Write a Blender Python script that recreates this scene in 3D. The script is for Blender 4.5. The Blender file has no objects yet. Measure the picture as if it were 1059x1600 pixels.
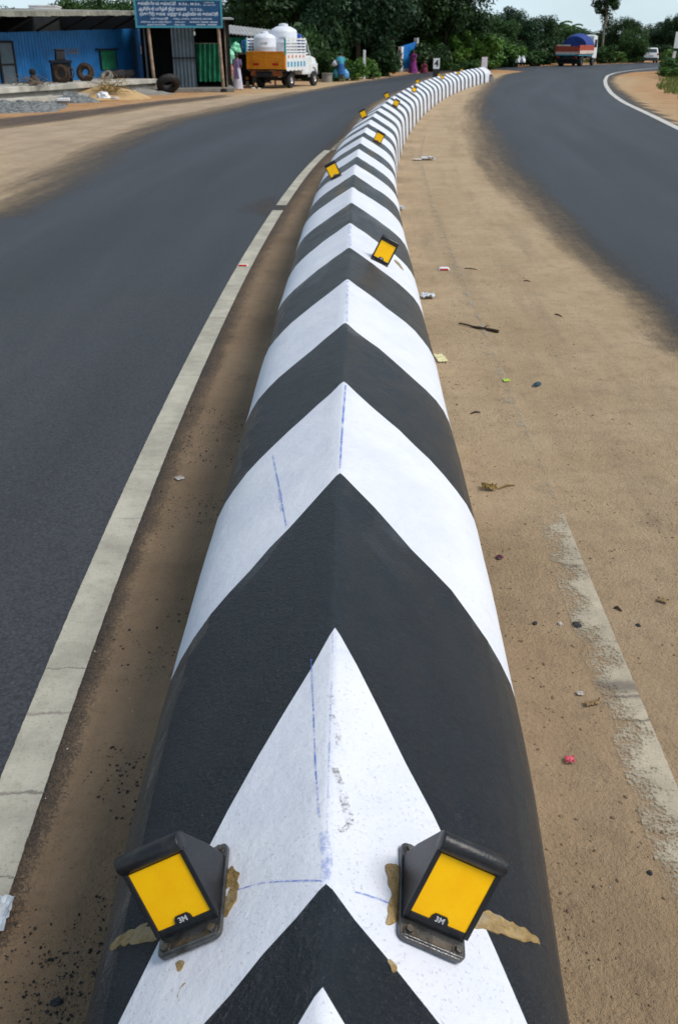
import bpy, bmesh, math, random
import numpy as np
from mathutils import Vector, Matrix, Euler, noise as mnoise

R = math.radians
rng = random.Random(11)
nrng = np.random.default_rng(5)
sc = bpy.context.scene
C = sc.collection

# ------------------------------------------------------------------ camera geometry used to survey the photograph
F, CX, CY, H = 1400.0, 529.5, 800.0, 2.0
PITCH = math.atan(730 / F)
cp, sp = math.cos(PITCH), math.sin(PITCH)

def ray(px, py):
    a, b = (px - CX) / F, (CY - py) / F
    return Vector((a, cp + b * sp, -sp + b * cp))

def G(px, py, z=0.0):
    """world point where that sight line meets the level z"""
    r = ray(px, py); t = (z - H) / r.z
    return Vector((r.x * t, r.y * t, z))

def P(px, py, d):
    """world point on that sight line at ground distance d"""
    r = ray(px, py); t = d / r.y
    return Vector((r.x * t, d, H + r.z * t))

# ------------------------------------------------------------------ tagging
def tag(o, label=None, cat=None, group=None, kind=None):
    if label: o['label'] = label
    if cat: o['category'] = cat
    if group: o['group'] = group
    if kind: o['kind'] = kind
    return o

def thing(name, label, cat, loc=(0, 0, 0), rz=0.0, group=None):
    o = bpy.data.objects.new(name, None)
    o.empty_display_size = 0.2
    C.objects.link(o)
    o.location = loc
    o.rotation_euler = (0, 0, rz)
    return tag(o, label, cat, group)

def copy_tree(o, parent=None):
    c = o.copy(); C.objects.link(c); c.parent = parent
    for ch in list(o.children):
        copy_tree(ch, c)
    return c

# ------------------------------------------------------------------ mesh builder
class MB:
    def __init__(s): s.v = []; s.f = []; s.m = []
    def add(s, vs, fs, mi=0):
        n = len(s.v); s.v += [tuple(p) for p in vs]
        for q in fs: s.f.append([n + i for i in q]); s.m.append(mi)
    def box(s, c, size, rot=None, mi=0, taper=1.0):
        hx, hy, hz = size[0] / 2, size[1] / 2, size[2] / 2
        vs = []
        for z in (-hz, hz):
            k = taper if z > 0 else 1
            for x, y in ((-hx, -hy), (hx, -hy), (hx, hy), (-hx, hy)):
                p = Vector((x * k, y * k, z))
                if rot is not None: p = rot @ p
                vs.append(p + Vector(c))
        s.add(vs, [(3, 2, 1, 0), (4, 5, 6, 7), (0, 1, 5, 4), (1, 2, 6, 5), (2, 3, 7, 6), (3, 0, 4, 7)], mi)
        return s
    def prism(s, pts, off, mi=0):
        n = len(pts); off = Vector(off)
        vs = [Vector(p) for p in pts] + [Vector(p) + off for p in pts]
        fs = [tuple(range(n - 1, -1, -1)), tuple(range(n, 2 * n))]
        fs += [(i, (i + 1) % n, n + (i + 1) % n, n + i) for i in range(n)]
        s.add(vs, fs, mi); return s
    def tube(s, pts, rad, n=10, mi=0, cap=True):
        pts = [Vector(p) for p in pts]
        if not hasattr(rad, '__len__'): rad = [rad] * len(pts)
        vs = []; fs = []
        prev = None
        for i, p in enumerate(pts):
            d = (pts[min(i + 1, len(pts) - 1)] - pts[max(i - 1, 0)]).normalized()
            if prev is None:
                u = d.orthogonal().normalized()
            else:
                u = (prev - d * prev.dot(d))
                u = u.normalized() if u.length > 1e-6 else d.orthogonal().normalized()
            prev = u; w = d.cross(u)
            for k in range(n):
                a = 2 * math.pi * k / n
                vs.append(p + (u * math.cos(a) + w * math.sin(a)) * rad[i])
        for i in range(len(pts) - 1):
            for k in range(n):
                a, b = i * n + k, i * n + (k + 1) % n
                fs.append((a, b, b + n, a + n))
        if cap:
            fs.append(tuple(range(n - 1, -1, -1)))
            m = (len(pts) - 1) * n
            fs.append(tuple(range(m, m + n)))
        s.add(vs, fs, mi); return s
    def loft(s, rings, mi=0, cap=True):
        """rings: lists of points of equal count"""
        n = len(rings[0]); vs = [p for r in rings for p in r]; fs = []
        for i in range(len(rings) - 1):
            for k in range(n):
                a, b = i * n + k, i * n + (k + 1) % n
                fs.append((a, b, b + n, a + n))
        if cap:
            fs.append(tuple(range(n - 1, -1, -1)))
            m = (len(rings) - 1) * n
            fs.append(tuple(range(m, m + n)))
        s.add(vs, fs, mi); return s
    def lathe(s, prof, c=(0, 0, 0), n=24, mi=0, cap=True, sx=1, sy=1):
        rings = [[(c[0] + r * sx * math.cos(2 * math.pi * k / n), c[1] + r * sy * math.sin(2 * math.pi * k / n), c[2] + z) for k in range(n)] for r, z in prof]
        return s.loft(rings, mi, cap)
    def ell(s, c, r, n=12, m=8, mi=0, rot=None):
        rings = []
        for i in range(1, m):
            ph = -math.pi / 2 + math.pi * i / m
            ring = []
            for k in range(n):
                a = 2 * math.pi * k / n
                p = Vector((r[0] * math.cos(ph) * math.cos(a), r[1] * math.cos(ph) * math.sin(a), r[2] * math.sin(ph)))
                if rot is not None: p = rot @ p
                ring.append(p + Vector(c))
            rings.append(ring)
        return s.loft(rings, mi)
    def torus(s, c, R0, r0, axis='x', n=28, m=10, mi=0, sq=1.0):
        vs = []; fs = []
        for i in range(n):
            a = 2 * math.pi * i / n
            for j in range(m):
                b = 2 * math.pi * j / m
                rr = R0 + r0 * math.cos(b); h = r0 * sq * math.sin(b)
                q = (rr * math.cos(a), rr * math.sin(a))
                p = {'x': (h, q[0], q[1]), 'y': (q[0], h, q[1]), 'z': (q[0], q[1], h)}[axis]
                vs.append(Vector(p) + Vector(c))
        for i in range(n):
            for j in range(m):
                fs.append((i * m + j, ((i + 1) % n) * m + j, ((i + 1) % n) * m + (j + 1) % m, i * m + (j + 1) % m))
        s.add(vs, fs, mi); return s
    def build(s, name, mats, parent=None, smooth=False, bevel=0.0, seg=2, fix=True):
        me = bpy.data.meshes.new(name)
        me.from_pydata(s.v, [], s.f)
        if not isinstance(mats, (list, tuple)): mats = [mats]
        for m in mats: me.materials.append(m)
        me.polygons.foreach_set('material_index', s.m)
        if fix:
            bm = bmesh.new(); bm.from_mesh(me)
            bmesh.ops.recalc_face_normals(bm, faces=bm.faces)
            bm.to_mesh(me); bm.free()
        if smooth:
            me.polygons.foreach_set('use_smooth', [True] * len(me.polygons))
        me.update()
        o = bpy.data.objects.new(name, me); C.objects.link(o)
        if parent: o.parent = parent
        if bevel:
            b = o.modifiers.new('bevel', 'BEVEL'); b.width = bevel; b.segments = seg; b.limit_method = 'ANGLE'; b.angle_limit = R(40)
        if smooth and bevel == 0 and len(s.f) < 4000:
            e = o.modifiers.new('split', 'EDGE_SPLIT'); e.split_angle = R(50)
        return o

# ------------------------------------------------------------------ materials
class NT:
    def __init__(s, name):
        s.mat = bpy.data.materials.new(name); s.mat.use_nodes = True
        s.t = s.mat.node_tree; s.t.nodes.clear()
        s.out = s.n('ShaderNodeOutputMaterial')
    def n(s, typ, **kw):
        o = s.t.nodes.new(typ)
        for k, v in kw.items(): setattr(o, k, v)
        return o
    def l(s, a, b): s.t.links.new(a, b)
    def val(s, x, sock):
        if hasattr(x, 'is_linked'): s.l(x, sock)
        else:
            if sock.type == 'RGBA' and len(x) == 3: x = (*x, 1)
            sock.default_value = x
    def math(s, op, a, b=None, clamp=False):
        o = s.n('ShaderNodeMath', operation=op, use_clamp=clamp); s.val(a, o.inputs[0])
        if b is not None: s.val(b, o.inputs[1])
        return o.outputs[0]
    def ramp(s, x, lo, hi):
        o = s.n('ShaderNodeMapRange', interpolation_type='SMOOTHSTEP'); s.val(x, o.inputs[0]); o.inputs[1].default_value = lo; o.inputs[2].default_value = hi
        return o.outputs[0]
    def mix(s, f, a, b):
        o = s.n('ShaderNodeMix', data_type='RGBA'); s.val(f, o.inputs[0]); s.val(a, o.inputs[6]); s.val(b, o.inputs[7])
        return o.outputs[2]
    def coord(s, kind='Object', scale=None):
        c = s.n('ShaderNodeTexCoord').outputs[kind]
        if scale:
            m = s.n('ShaderNodeMapping'); s.l(c, m.inputs[0]); m.inputs[3].default_value = scale; c = m.outputs[0]
        return c
    def noise(s, scale, detail=4, rough=0.6, co=None, dist=0):
        o = s.n('ShaderNodeTexNoise'); o.inputs['Scale'].default_value = scale; o.inputs['Detail'].default_value = detail
        o.inputs['Roughness'].default_value = rough; o.inputs['Distortion'].default_value = dist
        s.l(co if co is not None else s.coord(), o.inputs[0])
        return o.outputs[0]
    def voro(s, scale, co=None, feature='F1', out='Distance'):
        o = s.n('ShaderNodeTexVoronoi', feature=feature); o.inputs['Scale'].default_value = scale
        s.l(co if co is not None else s.coord(), o.inputs[0])
        return o.outputs[out]
    def attr(s, name):
        return s.n('ShaderNodeAttribute', attribute_name=name).outputs['Fac']
    def bump(s, h, dist=0.01, strength=1.0, normal=None):
        o = s.n('ShaderNodeBump'); o.inputs['Strength'].default_value = strength; o.inputs['Distance'].default_value = dist
        s.l(h, o.inputs['Height'])
        if normal is not None: s.l(normal, o.inputs['Normal'])
        return o.outputs[0]
    def bsdf(s, col, rough=0.6, normal=None, spec=0.5, metal=0.0, trans=0.0, out=True, sheen=0.0):
        b = s.n('ShaderNodeBsdfPrincipled'); b.inputs['Sheen Weight'].default_value = sheen; b.inputs['Sheen Roughness'].default_value = 0.45; s.val(col, b.inputs['Base Color']); s.val(rough, b.inputs['Roughness'])
        b.inputs['Specular IOR Level'].default_value = spec; b.inputs['Metallic'].default_value = metal
        if normal is not None: s.l(normal, b.inputs['Normal'])
        if trans: b.inputs['Transmission Weight'].default_value = trans
        if out: s.l(b.outputs[0], s.out.inputs[0])
        return b.outputs[0]

def pm(name, col, rough=0.6, var=0.2, scale=6.0, bump=0.0, bscale=40.0, spec=0.4, metal=0.0, dirt=None, dirt_amt=0.35):
    t = NT(name)
    n1 = t.noise(scale, 5, 0.65)
    lo = tuple(c * (1 - var) for c in col); hi = tuple(min(1, c * (1 + var)) for c in col)
    c = t.mix(t.ramp(n1, 0.3, 0.7), lo, hi)
    if dirt:
        d = t.noise(scale * 0.6 + 1.3, 8, 0.72)
        c = t.mix(t.math('MULTIPLY', t.ramp(d, 0.48, 0.72), dirt_amt), c, dirt)
    nm = t.bump(t.noise(bscale, 4, 0.6), bump) if bump else None
    t.bsdf(c, rough, nm, spec, metal)
    return t.mat

# soil, shared by the ground and by the dust lying on the road
def soil_nodes(t):
    co = t.coord('Object')
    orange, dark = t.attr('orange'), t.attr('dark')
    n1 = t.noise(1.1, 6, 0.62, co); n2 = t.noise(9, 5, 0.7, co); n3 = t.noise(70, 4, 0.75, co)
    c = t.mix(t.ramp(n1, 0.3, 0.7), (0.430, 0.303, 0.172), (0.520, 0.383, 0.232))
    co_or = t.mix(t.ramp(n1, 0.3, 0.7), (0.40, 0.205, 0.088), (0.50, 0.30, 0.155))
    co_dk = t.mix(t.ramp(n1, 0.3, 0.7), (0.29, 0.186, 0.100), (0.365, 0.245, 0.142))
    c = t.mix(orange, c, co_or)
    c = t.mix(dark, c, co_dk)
    c = t.mix(t.attr('pale'), c, t.mix(t.ramp(n1, 0.3, 0.7), (0.37, 0.27, 0.175), (0.47, 0.35, 0.235)))
    pt_ = t.noise(3.4, 7, 0.75, co)
    c = t.mix(t.math('MULTIPLY', t.ramp(pt_, 0.50, 0.72), t.math('ADD', 0.22, t.math('MULTIPLY', dark, 0.2))), c, (0.13, 0.083, 0.048))
    c = t.mix(t.math('MULTIPLY', t.ramp(n2, 0.45, 0.75), 0.30), c, (0.17, 0.11, 0.065))
    c = t.mix(t.math('MULTIPLY', t.ramp(n3, 0.56, 0.70), 0.40), c, (0.08, 0.055, 0.035))
    c = t.mix(t.math('MULTIPLY', t.ramp(n3, 0.42, 0.30), 0.28), c, (0.42, 0.32, 0.22))
    # dark grains of loose chippings
    v = t.voro(95, co); vn = t.noise(2.6, 5, 0.7, co)
    grains = t.math('MULTIPLY', t.ramp(v, 0.26, 0.16), t.ramp(vn, 0.50, 0.66))
    c = t.mix(t.math('MULTIPLY', grains, 0.75), c, (0.035, 0.028, 0.025))
    h = t.math('ADD', t.math('MULTIPLY', n2, 0.6), t.math('MULTIPLY', n3, 0.5))
    h = t.math('ADD', h, t.math('MULTIPLY', n1, 1.2))
    return c, h, co

def make_ground_mat():
    t = NT('soil'); c, h, co = soil_nodes(t)
    t.bsdf(c, 0.95, t.bump(h, 0.034), 0.15)
    return t.mat

def make_road_mat():
    t = NT('asphalt_with_dust'); c, h, co = soil_nodes(t)
    lat, cov = t.attr('lat'), t.attr('cov')
    # streaks along the driving direction
    cmb = t.n('ShaderNodeCombineXYZ'); t.l(t.math('MULTIPLY', lat, 1.0), cmb.inputs[0]); t.l(t.math('MULTIPLY', t.attr('along'), 0.07), cmb.inputs[1])
    streak = t.noise(0.9, 3, 0.6, cmb.outputs[0])
    big = t.noise(0.35, 4, 0.6, co)
    a = t.mix(t.ramp(streak, 0.3, 0.7), (0.0125, 0.0170, 0.0255), (0.036, 0.042, 0.055))
    a = t.mix(t.math('MULTIPLY', t.ramp(big, 0.4, 0.7), 0.35), a, (0.034, 0.033, 0.037))
    sn = t.noise(115, 4, 0.8, co)
    a = t.mix(t.math('MULTIPLY', t.ramp(sn, 0.49, 0.64), 0.62), a, (0.092, 0.094, 0.102))
    fl = t.noise(42, 3, 0.7, co)
    a = t.mix(t.math('MULTIPLY', t.ramp(fl, 0.66, 0.74), 0.6), a, (0.20, 0.185, 0.17))
    st = t.voro(62, co); a = t.mix(t.math('MULTIPLY', t.ramp(st, 0.45, 0.75), 0.55), a, (0.010, 0.010, 0.012))
    a = t.mix(t.math('MULTIPLY', t.ramp(sn, 0.45, 0.30), 0.7), a, (0.014, 0.014, 0.016))
    dusty = t.noise(0.9, 6, 0.7, cmb.outputs[0])
    a = t.mix(t.math('MULTIPLY', t.ramp(dusty, 0.55, 0.85), 0.14), a, (0.16, 0.125, 0.095))
    c = t.mix(t.math('MULTIPLY', t.ramp(t.noise(2.2, 5, 0.7, cmb.outputs[0]), 0.46, 0.68), 0.28), c, (0.17, 0.118, 0.074))
    # dust cover
    e1 = t.math('ADD', t.math('MULTIPLY', t.noise(2.6, 6, 0.7, cmb.outputs[0]), 0.6), t.math('MULTIPLY', t.noise(5.0, 5, 0.7, co), 0.4)); e2 = t.noise(110, 3, 0.8, co)
    e = t.math('ADD', t.math('MULTIPLY', t.math('SUBTRACT', e1, 0.5), 0.75), t.math('MULTIPLY', t.math('SUBTRACT', e2, 0.5), 0.75))
    m = t.ramp(t.math('ADD', cov, e), 0.28, 0.72)
    col = t.mix(m, a, c)
    hh = t.math('ADD', t.math('MULTIPLY', sn, 0.5), t.math('MULTIPLY', m, t.math('MULTIPLY', h, 2.1)))
    rough = t.math('ADD', 0.68, t.math('MULTIPLY', m, 0.25))
    t.bsdf(col, rough, t.bump(hh, 0.014), 0.35, sheen=0.06)
    return t.mat

def make_paint_black():
    t = NT('black_paint')
    co = t.coord()
    n = t.noise(38, 6, 0.75, co); n2 = t.noise(5, 5, 0.65, co); n3 = t.noise(105, 3, 0.75, co)
    c = t.mix(t.ramp(n2, 0.3, 0.7), (0.0030, 0.0085, 0.0170), (0.0080, 0.0145, 0.0230))
    c = t.mix(t.math('MULTIPLY', t.ramp(n3, 0.57, 0.72), 0.40), c, (0.080, 0.085, 0.092))  # pale specks paint sun glints on the bumps into the colour
    d = t.noise(2.3, 7, 0.7, co)
    c = t.mix(t.math('MULTIPLY', t.ramp(d, 0.55, 0.82), 0.14), c, (0.070, 0.066, 0.063))
    h = t.math('ADD', t.math('MULTIPLY', n, 0.9), t.math('ADD', t.math('MULTIPLY', n3, 0.95), t.math('MULTIPLY', t.noise(14, 4, 0.6, co), 0.7)))
    rough = t.math('ADD', 0.22, t.math('MULTIPLY', t.ramp(n2, 0.3, 0.75), 0.16))
    b_ = t.bsdf(c, t.math('ADD', rough, 0.12), t.bump(h, 0.0105), 0.16, sheen=0.03).node
    b_.inputs['Coat Weight'].default_value = 0.48; b_.inputs['Coat Roughness'].default_value = 0.10; b_.inputs['Coat IOR'].default_value = 1.45
    t.l(t.bump(t.math('ADD', t.noise(75, 4, 0.7, co), t.math('MULTIPLY', t.noise(18, 3, 0.6, co), 1.6)), 0.012), b_.inputs['Coat Normal'])
    return t.mat

def make_paint_white():
    t = NT('white_paint')
    co = t.coord()
    n = t.noise(45, 6, 0.7, co); n2 = t.noise(3.0, 6, 0.68, co); n3 = t.noise(120, 4, 0.75, co)
    c = t.mix(t.ramp(n2, 0.3, 0.7), (0.645, 0.67, 0.75), (0.735, 0.75, 0.80))
    c = t.mix(t.math('MULTIPLY', t.ramp(n3, 0.60, 0.74), 0.06), c, (0.42, 0.41, 0.40))
    g = t.noise(6.5, 8, 0.78, co)
    c = t.mix(t.math('MULTIPLY', t.ramp(g, 0.56, 0.80), 0.26), c, (0.42, 0.41, 0.405))
    sx = t.n('ShaderNodeSeparateXYZ'); t.l(co, sx.inputs[0])
    low = t.math('MULTIPLY', t.ramp(t.math('ADD', sx.outputs[2], t.math('MULTIPLY', t.noise(8, 5, 0.7, co), 0.16)), 0.24, 0.05), 0.55)
    c = t.mix(low, c, (0.33, 0.26, 0.2))
    pit = t.ramp(t.noise(150, 4, 0.8, co), 0.40, 0.30)
    h = t.math('SUBTRACT', t.math('ADD', t.math('MULTIPLY', n, 0.35), t.math('MULTIPLY', t.noise(14, 3, 0.5, co), 0.55)), t.math('MULTIPLY', pit, 0.12))
    t.bsdf(c, 0.62, t.bump(h, 0.0065), 0.3)
    return t.mat

def make_yellow():
    t = NT('yellow_reflective_sheet'); co = t.coord()
    c = t.mix(t.ramp(t.noise(18, 5, 0.6, co), 0.3, 0.7), (0.97, 0.49, 0.0008), (0.99, 0.57, 0.002))
    cell = t.voro(330, co, 'DISTANCE_TO_EDGE')
    c = t.mix(t.math('MULTIPLY', t.ramp(cell, 0.10, 0.02), 0.28), c, (0.80, 0.36, 0.004))
    d = t.noise(26, 7, 0.75, co)
    c = t.mix(t.math('MULTIPLY', t.ramp(d, 0.58, 0.78), 0.30), c, (0.62, 0.33, 0.03))
    t.bsdf(c, 0.35, None, 0.25)
    return t.mat

def make_glue():
    t = NT('dried_glue'); co = t.coord()
    n = t.noise(55, 6, 0.7, co); n2 = t.noise(16, 5, 0.7, co)
    c = t.mix(t.ramp(n, 0.3, 0.7), (0.23, 0.145, 0.048), (0.42, 0.29, 0.115))
    c = t.mix(t.math('MULTIPLY', t.ramp(n2, 0.48, 0.68), 0.7), c, (0.33, 0.29, 0.21))
    t.bsdf(c, 0.22, t.bump(t.math('ADD', n, n2), 0.006), 0.55)
    return t.mat

def make_marking(bias, wear, base=(0.50, 0.475, 0.40)):
    t = NT('road_paint'); co = t.coord()
    side, w = t.attr('side'), t.attr('wear')
    n1 = t.noise(5.0, 7, 0.72, co); n2 = t.noise(90, 4, 0.75, co); n3 = t.noise(22, 5, 0.7, co)
    c = t.mix(t.ramp(t.noise(3.5, 6, 0.7, co), 0.3, 0.7), tuple(x * 0.72 for x in base), tuple(x * 1.08 for x in base))
    c = t.mix(t.math('MULTIPLY', t.ramp(n3, 0.55, 0.8), 0.4), c, (0.24, 0.20, 0.15))
    c = t.mix(t.math('MULTIPLY', t.ramp(n2, 0.52, 0.68), 0.42), c, (0.20, 0.175, 0.14))
    # transverse cracks
    cmb = t.n('ShaderNodeCombineXYZ'); t.l(t.math('ADD', t.attr('along'), t.math('MULTIPLY', n3, 0.05)), cmb.inputs[0])
    cr = t.voro(1.7, cmb.outputs[0], 'DISTANCE_TO_EDGE')
    c = t.mix(t.math('MULTIPLY', t.ramp(cr, 0.007, 0.001), t.math('MULTIPLY', t.ramp(t.noise(1.4, 3, 0.6, co), 0.42, 0.62), 0.7)), c, (0.12, 0.10, 0.085))
    b = t.bsdf(c, 0.75, t.bump(n2, 0.003), 0.25, out=False)
    tr = t.n('ShaderNodeBsdfTransparent'); mx = t.n('ShaderNodeMixShader')
    x = t.math('ADD', t.math('MULTIPLY', t.math('SUBTRACT', n1, 0.5), 1.7), t.math('MULTIPLY', t.math('SUBTRACT', n2, 0.5), 1.3))
    x = t.math('ADD', x, w)
    x = t.math('ADD', x, t.math('MULTIPLY', side, bias))
    edge = t.math('SUBTRACT', 1.0, t.math('POWER', t.math('ABSOLUTE', side), 10.0))
    x = t.math('MULTIPLY', t.ramp(x, 0.28, 0.72), t.ramp(t.math('ADD', edge, t.math('MULTIPLY', t.math('SUBTRACT', n3, 0.5), 0.9)), 0.1, 0.45))
    t.l(x, mx.inputs[0]); t.l(tr.outputs[0], mx.inputs[1]); t.l(b, mx.inputs[2]); t.l(mx.outputs[0], t.out.inputs[0])
    return t.mat

def broken(name, col, lo, hi, scale=60, rough=0.8):
    t = NT(name); co = t.coord()
    b = t.bsdf(col, rough, None, 0.2, out=False)
    tr = t.n('ShaderNodeBsdfTransparent'); mx = t.n('ShaderNodeMixShader')
    x = t.math('ADD', t.math('MULTIPLY', t.noise(scale, 4, 0.75, co), 0.6), t.math('MULTIPLY', t.noise(scale / 6, 3, 0.6, co), 0.4))
    t.l(t.ramp(x, lo, hi), mx.inputs[0]); t.l(tr.outputs[0], mx.inputs[1]); t.l(b, mx.inputs[2]); t.l(mx.outputs[0], t.out.inputs[0])
    return t.mat

def leaf_mat(name, a, b, scale=0.5):
    t = NT(name); co = t.coord()
    n = t.noise(scale, 3, 0.6, co); n2 = t.noise(9, 2, 0.6, co)
    x = t.math('ADD', t.math('MULTIPLY', n, 0.65), t.math('MULTIPLY', n2, 0.35))
    c = t.mix(t.ramp(x, 0.35, 0.65), a, b)
    bs = t.bsdf(c, 0.55, None, 0.3, out=False)
    tl = t.n('ShaderNodeBsdfTranslucent'); t.l(c, tl.inputs[0])
    mx = t.n('ShaderNodeMixShader'); mx.inputs[0].default_value = 0.25
    t.l(bs, mx.inputs[1]); t.l(tl.outputs[0], mx.inputs[2]); t.l(mx.outputs[0], t.out.inputs[0])
    return t.mat

def glass_mat():
    t = NT('dark_glass'); t.bsdf((0.03, 0.045, 0.05), 0.08, None, 0.6); return t.mat

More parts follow.
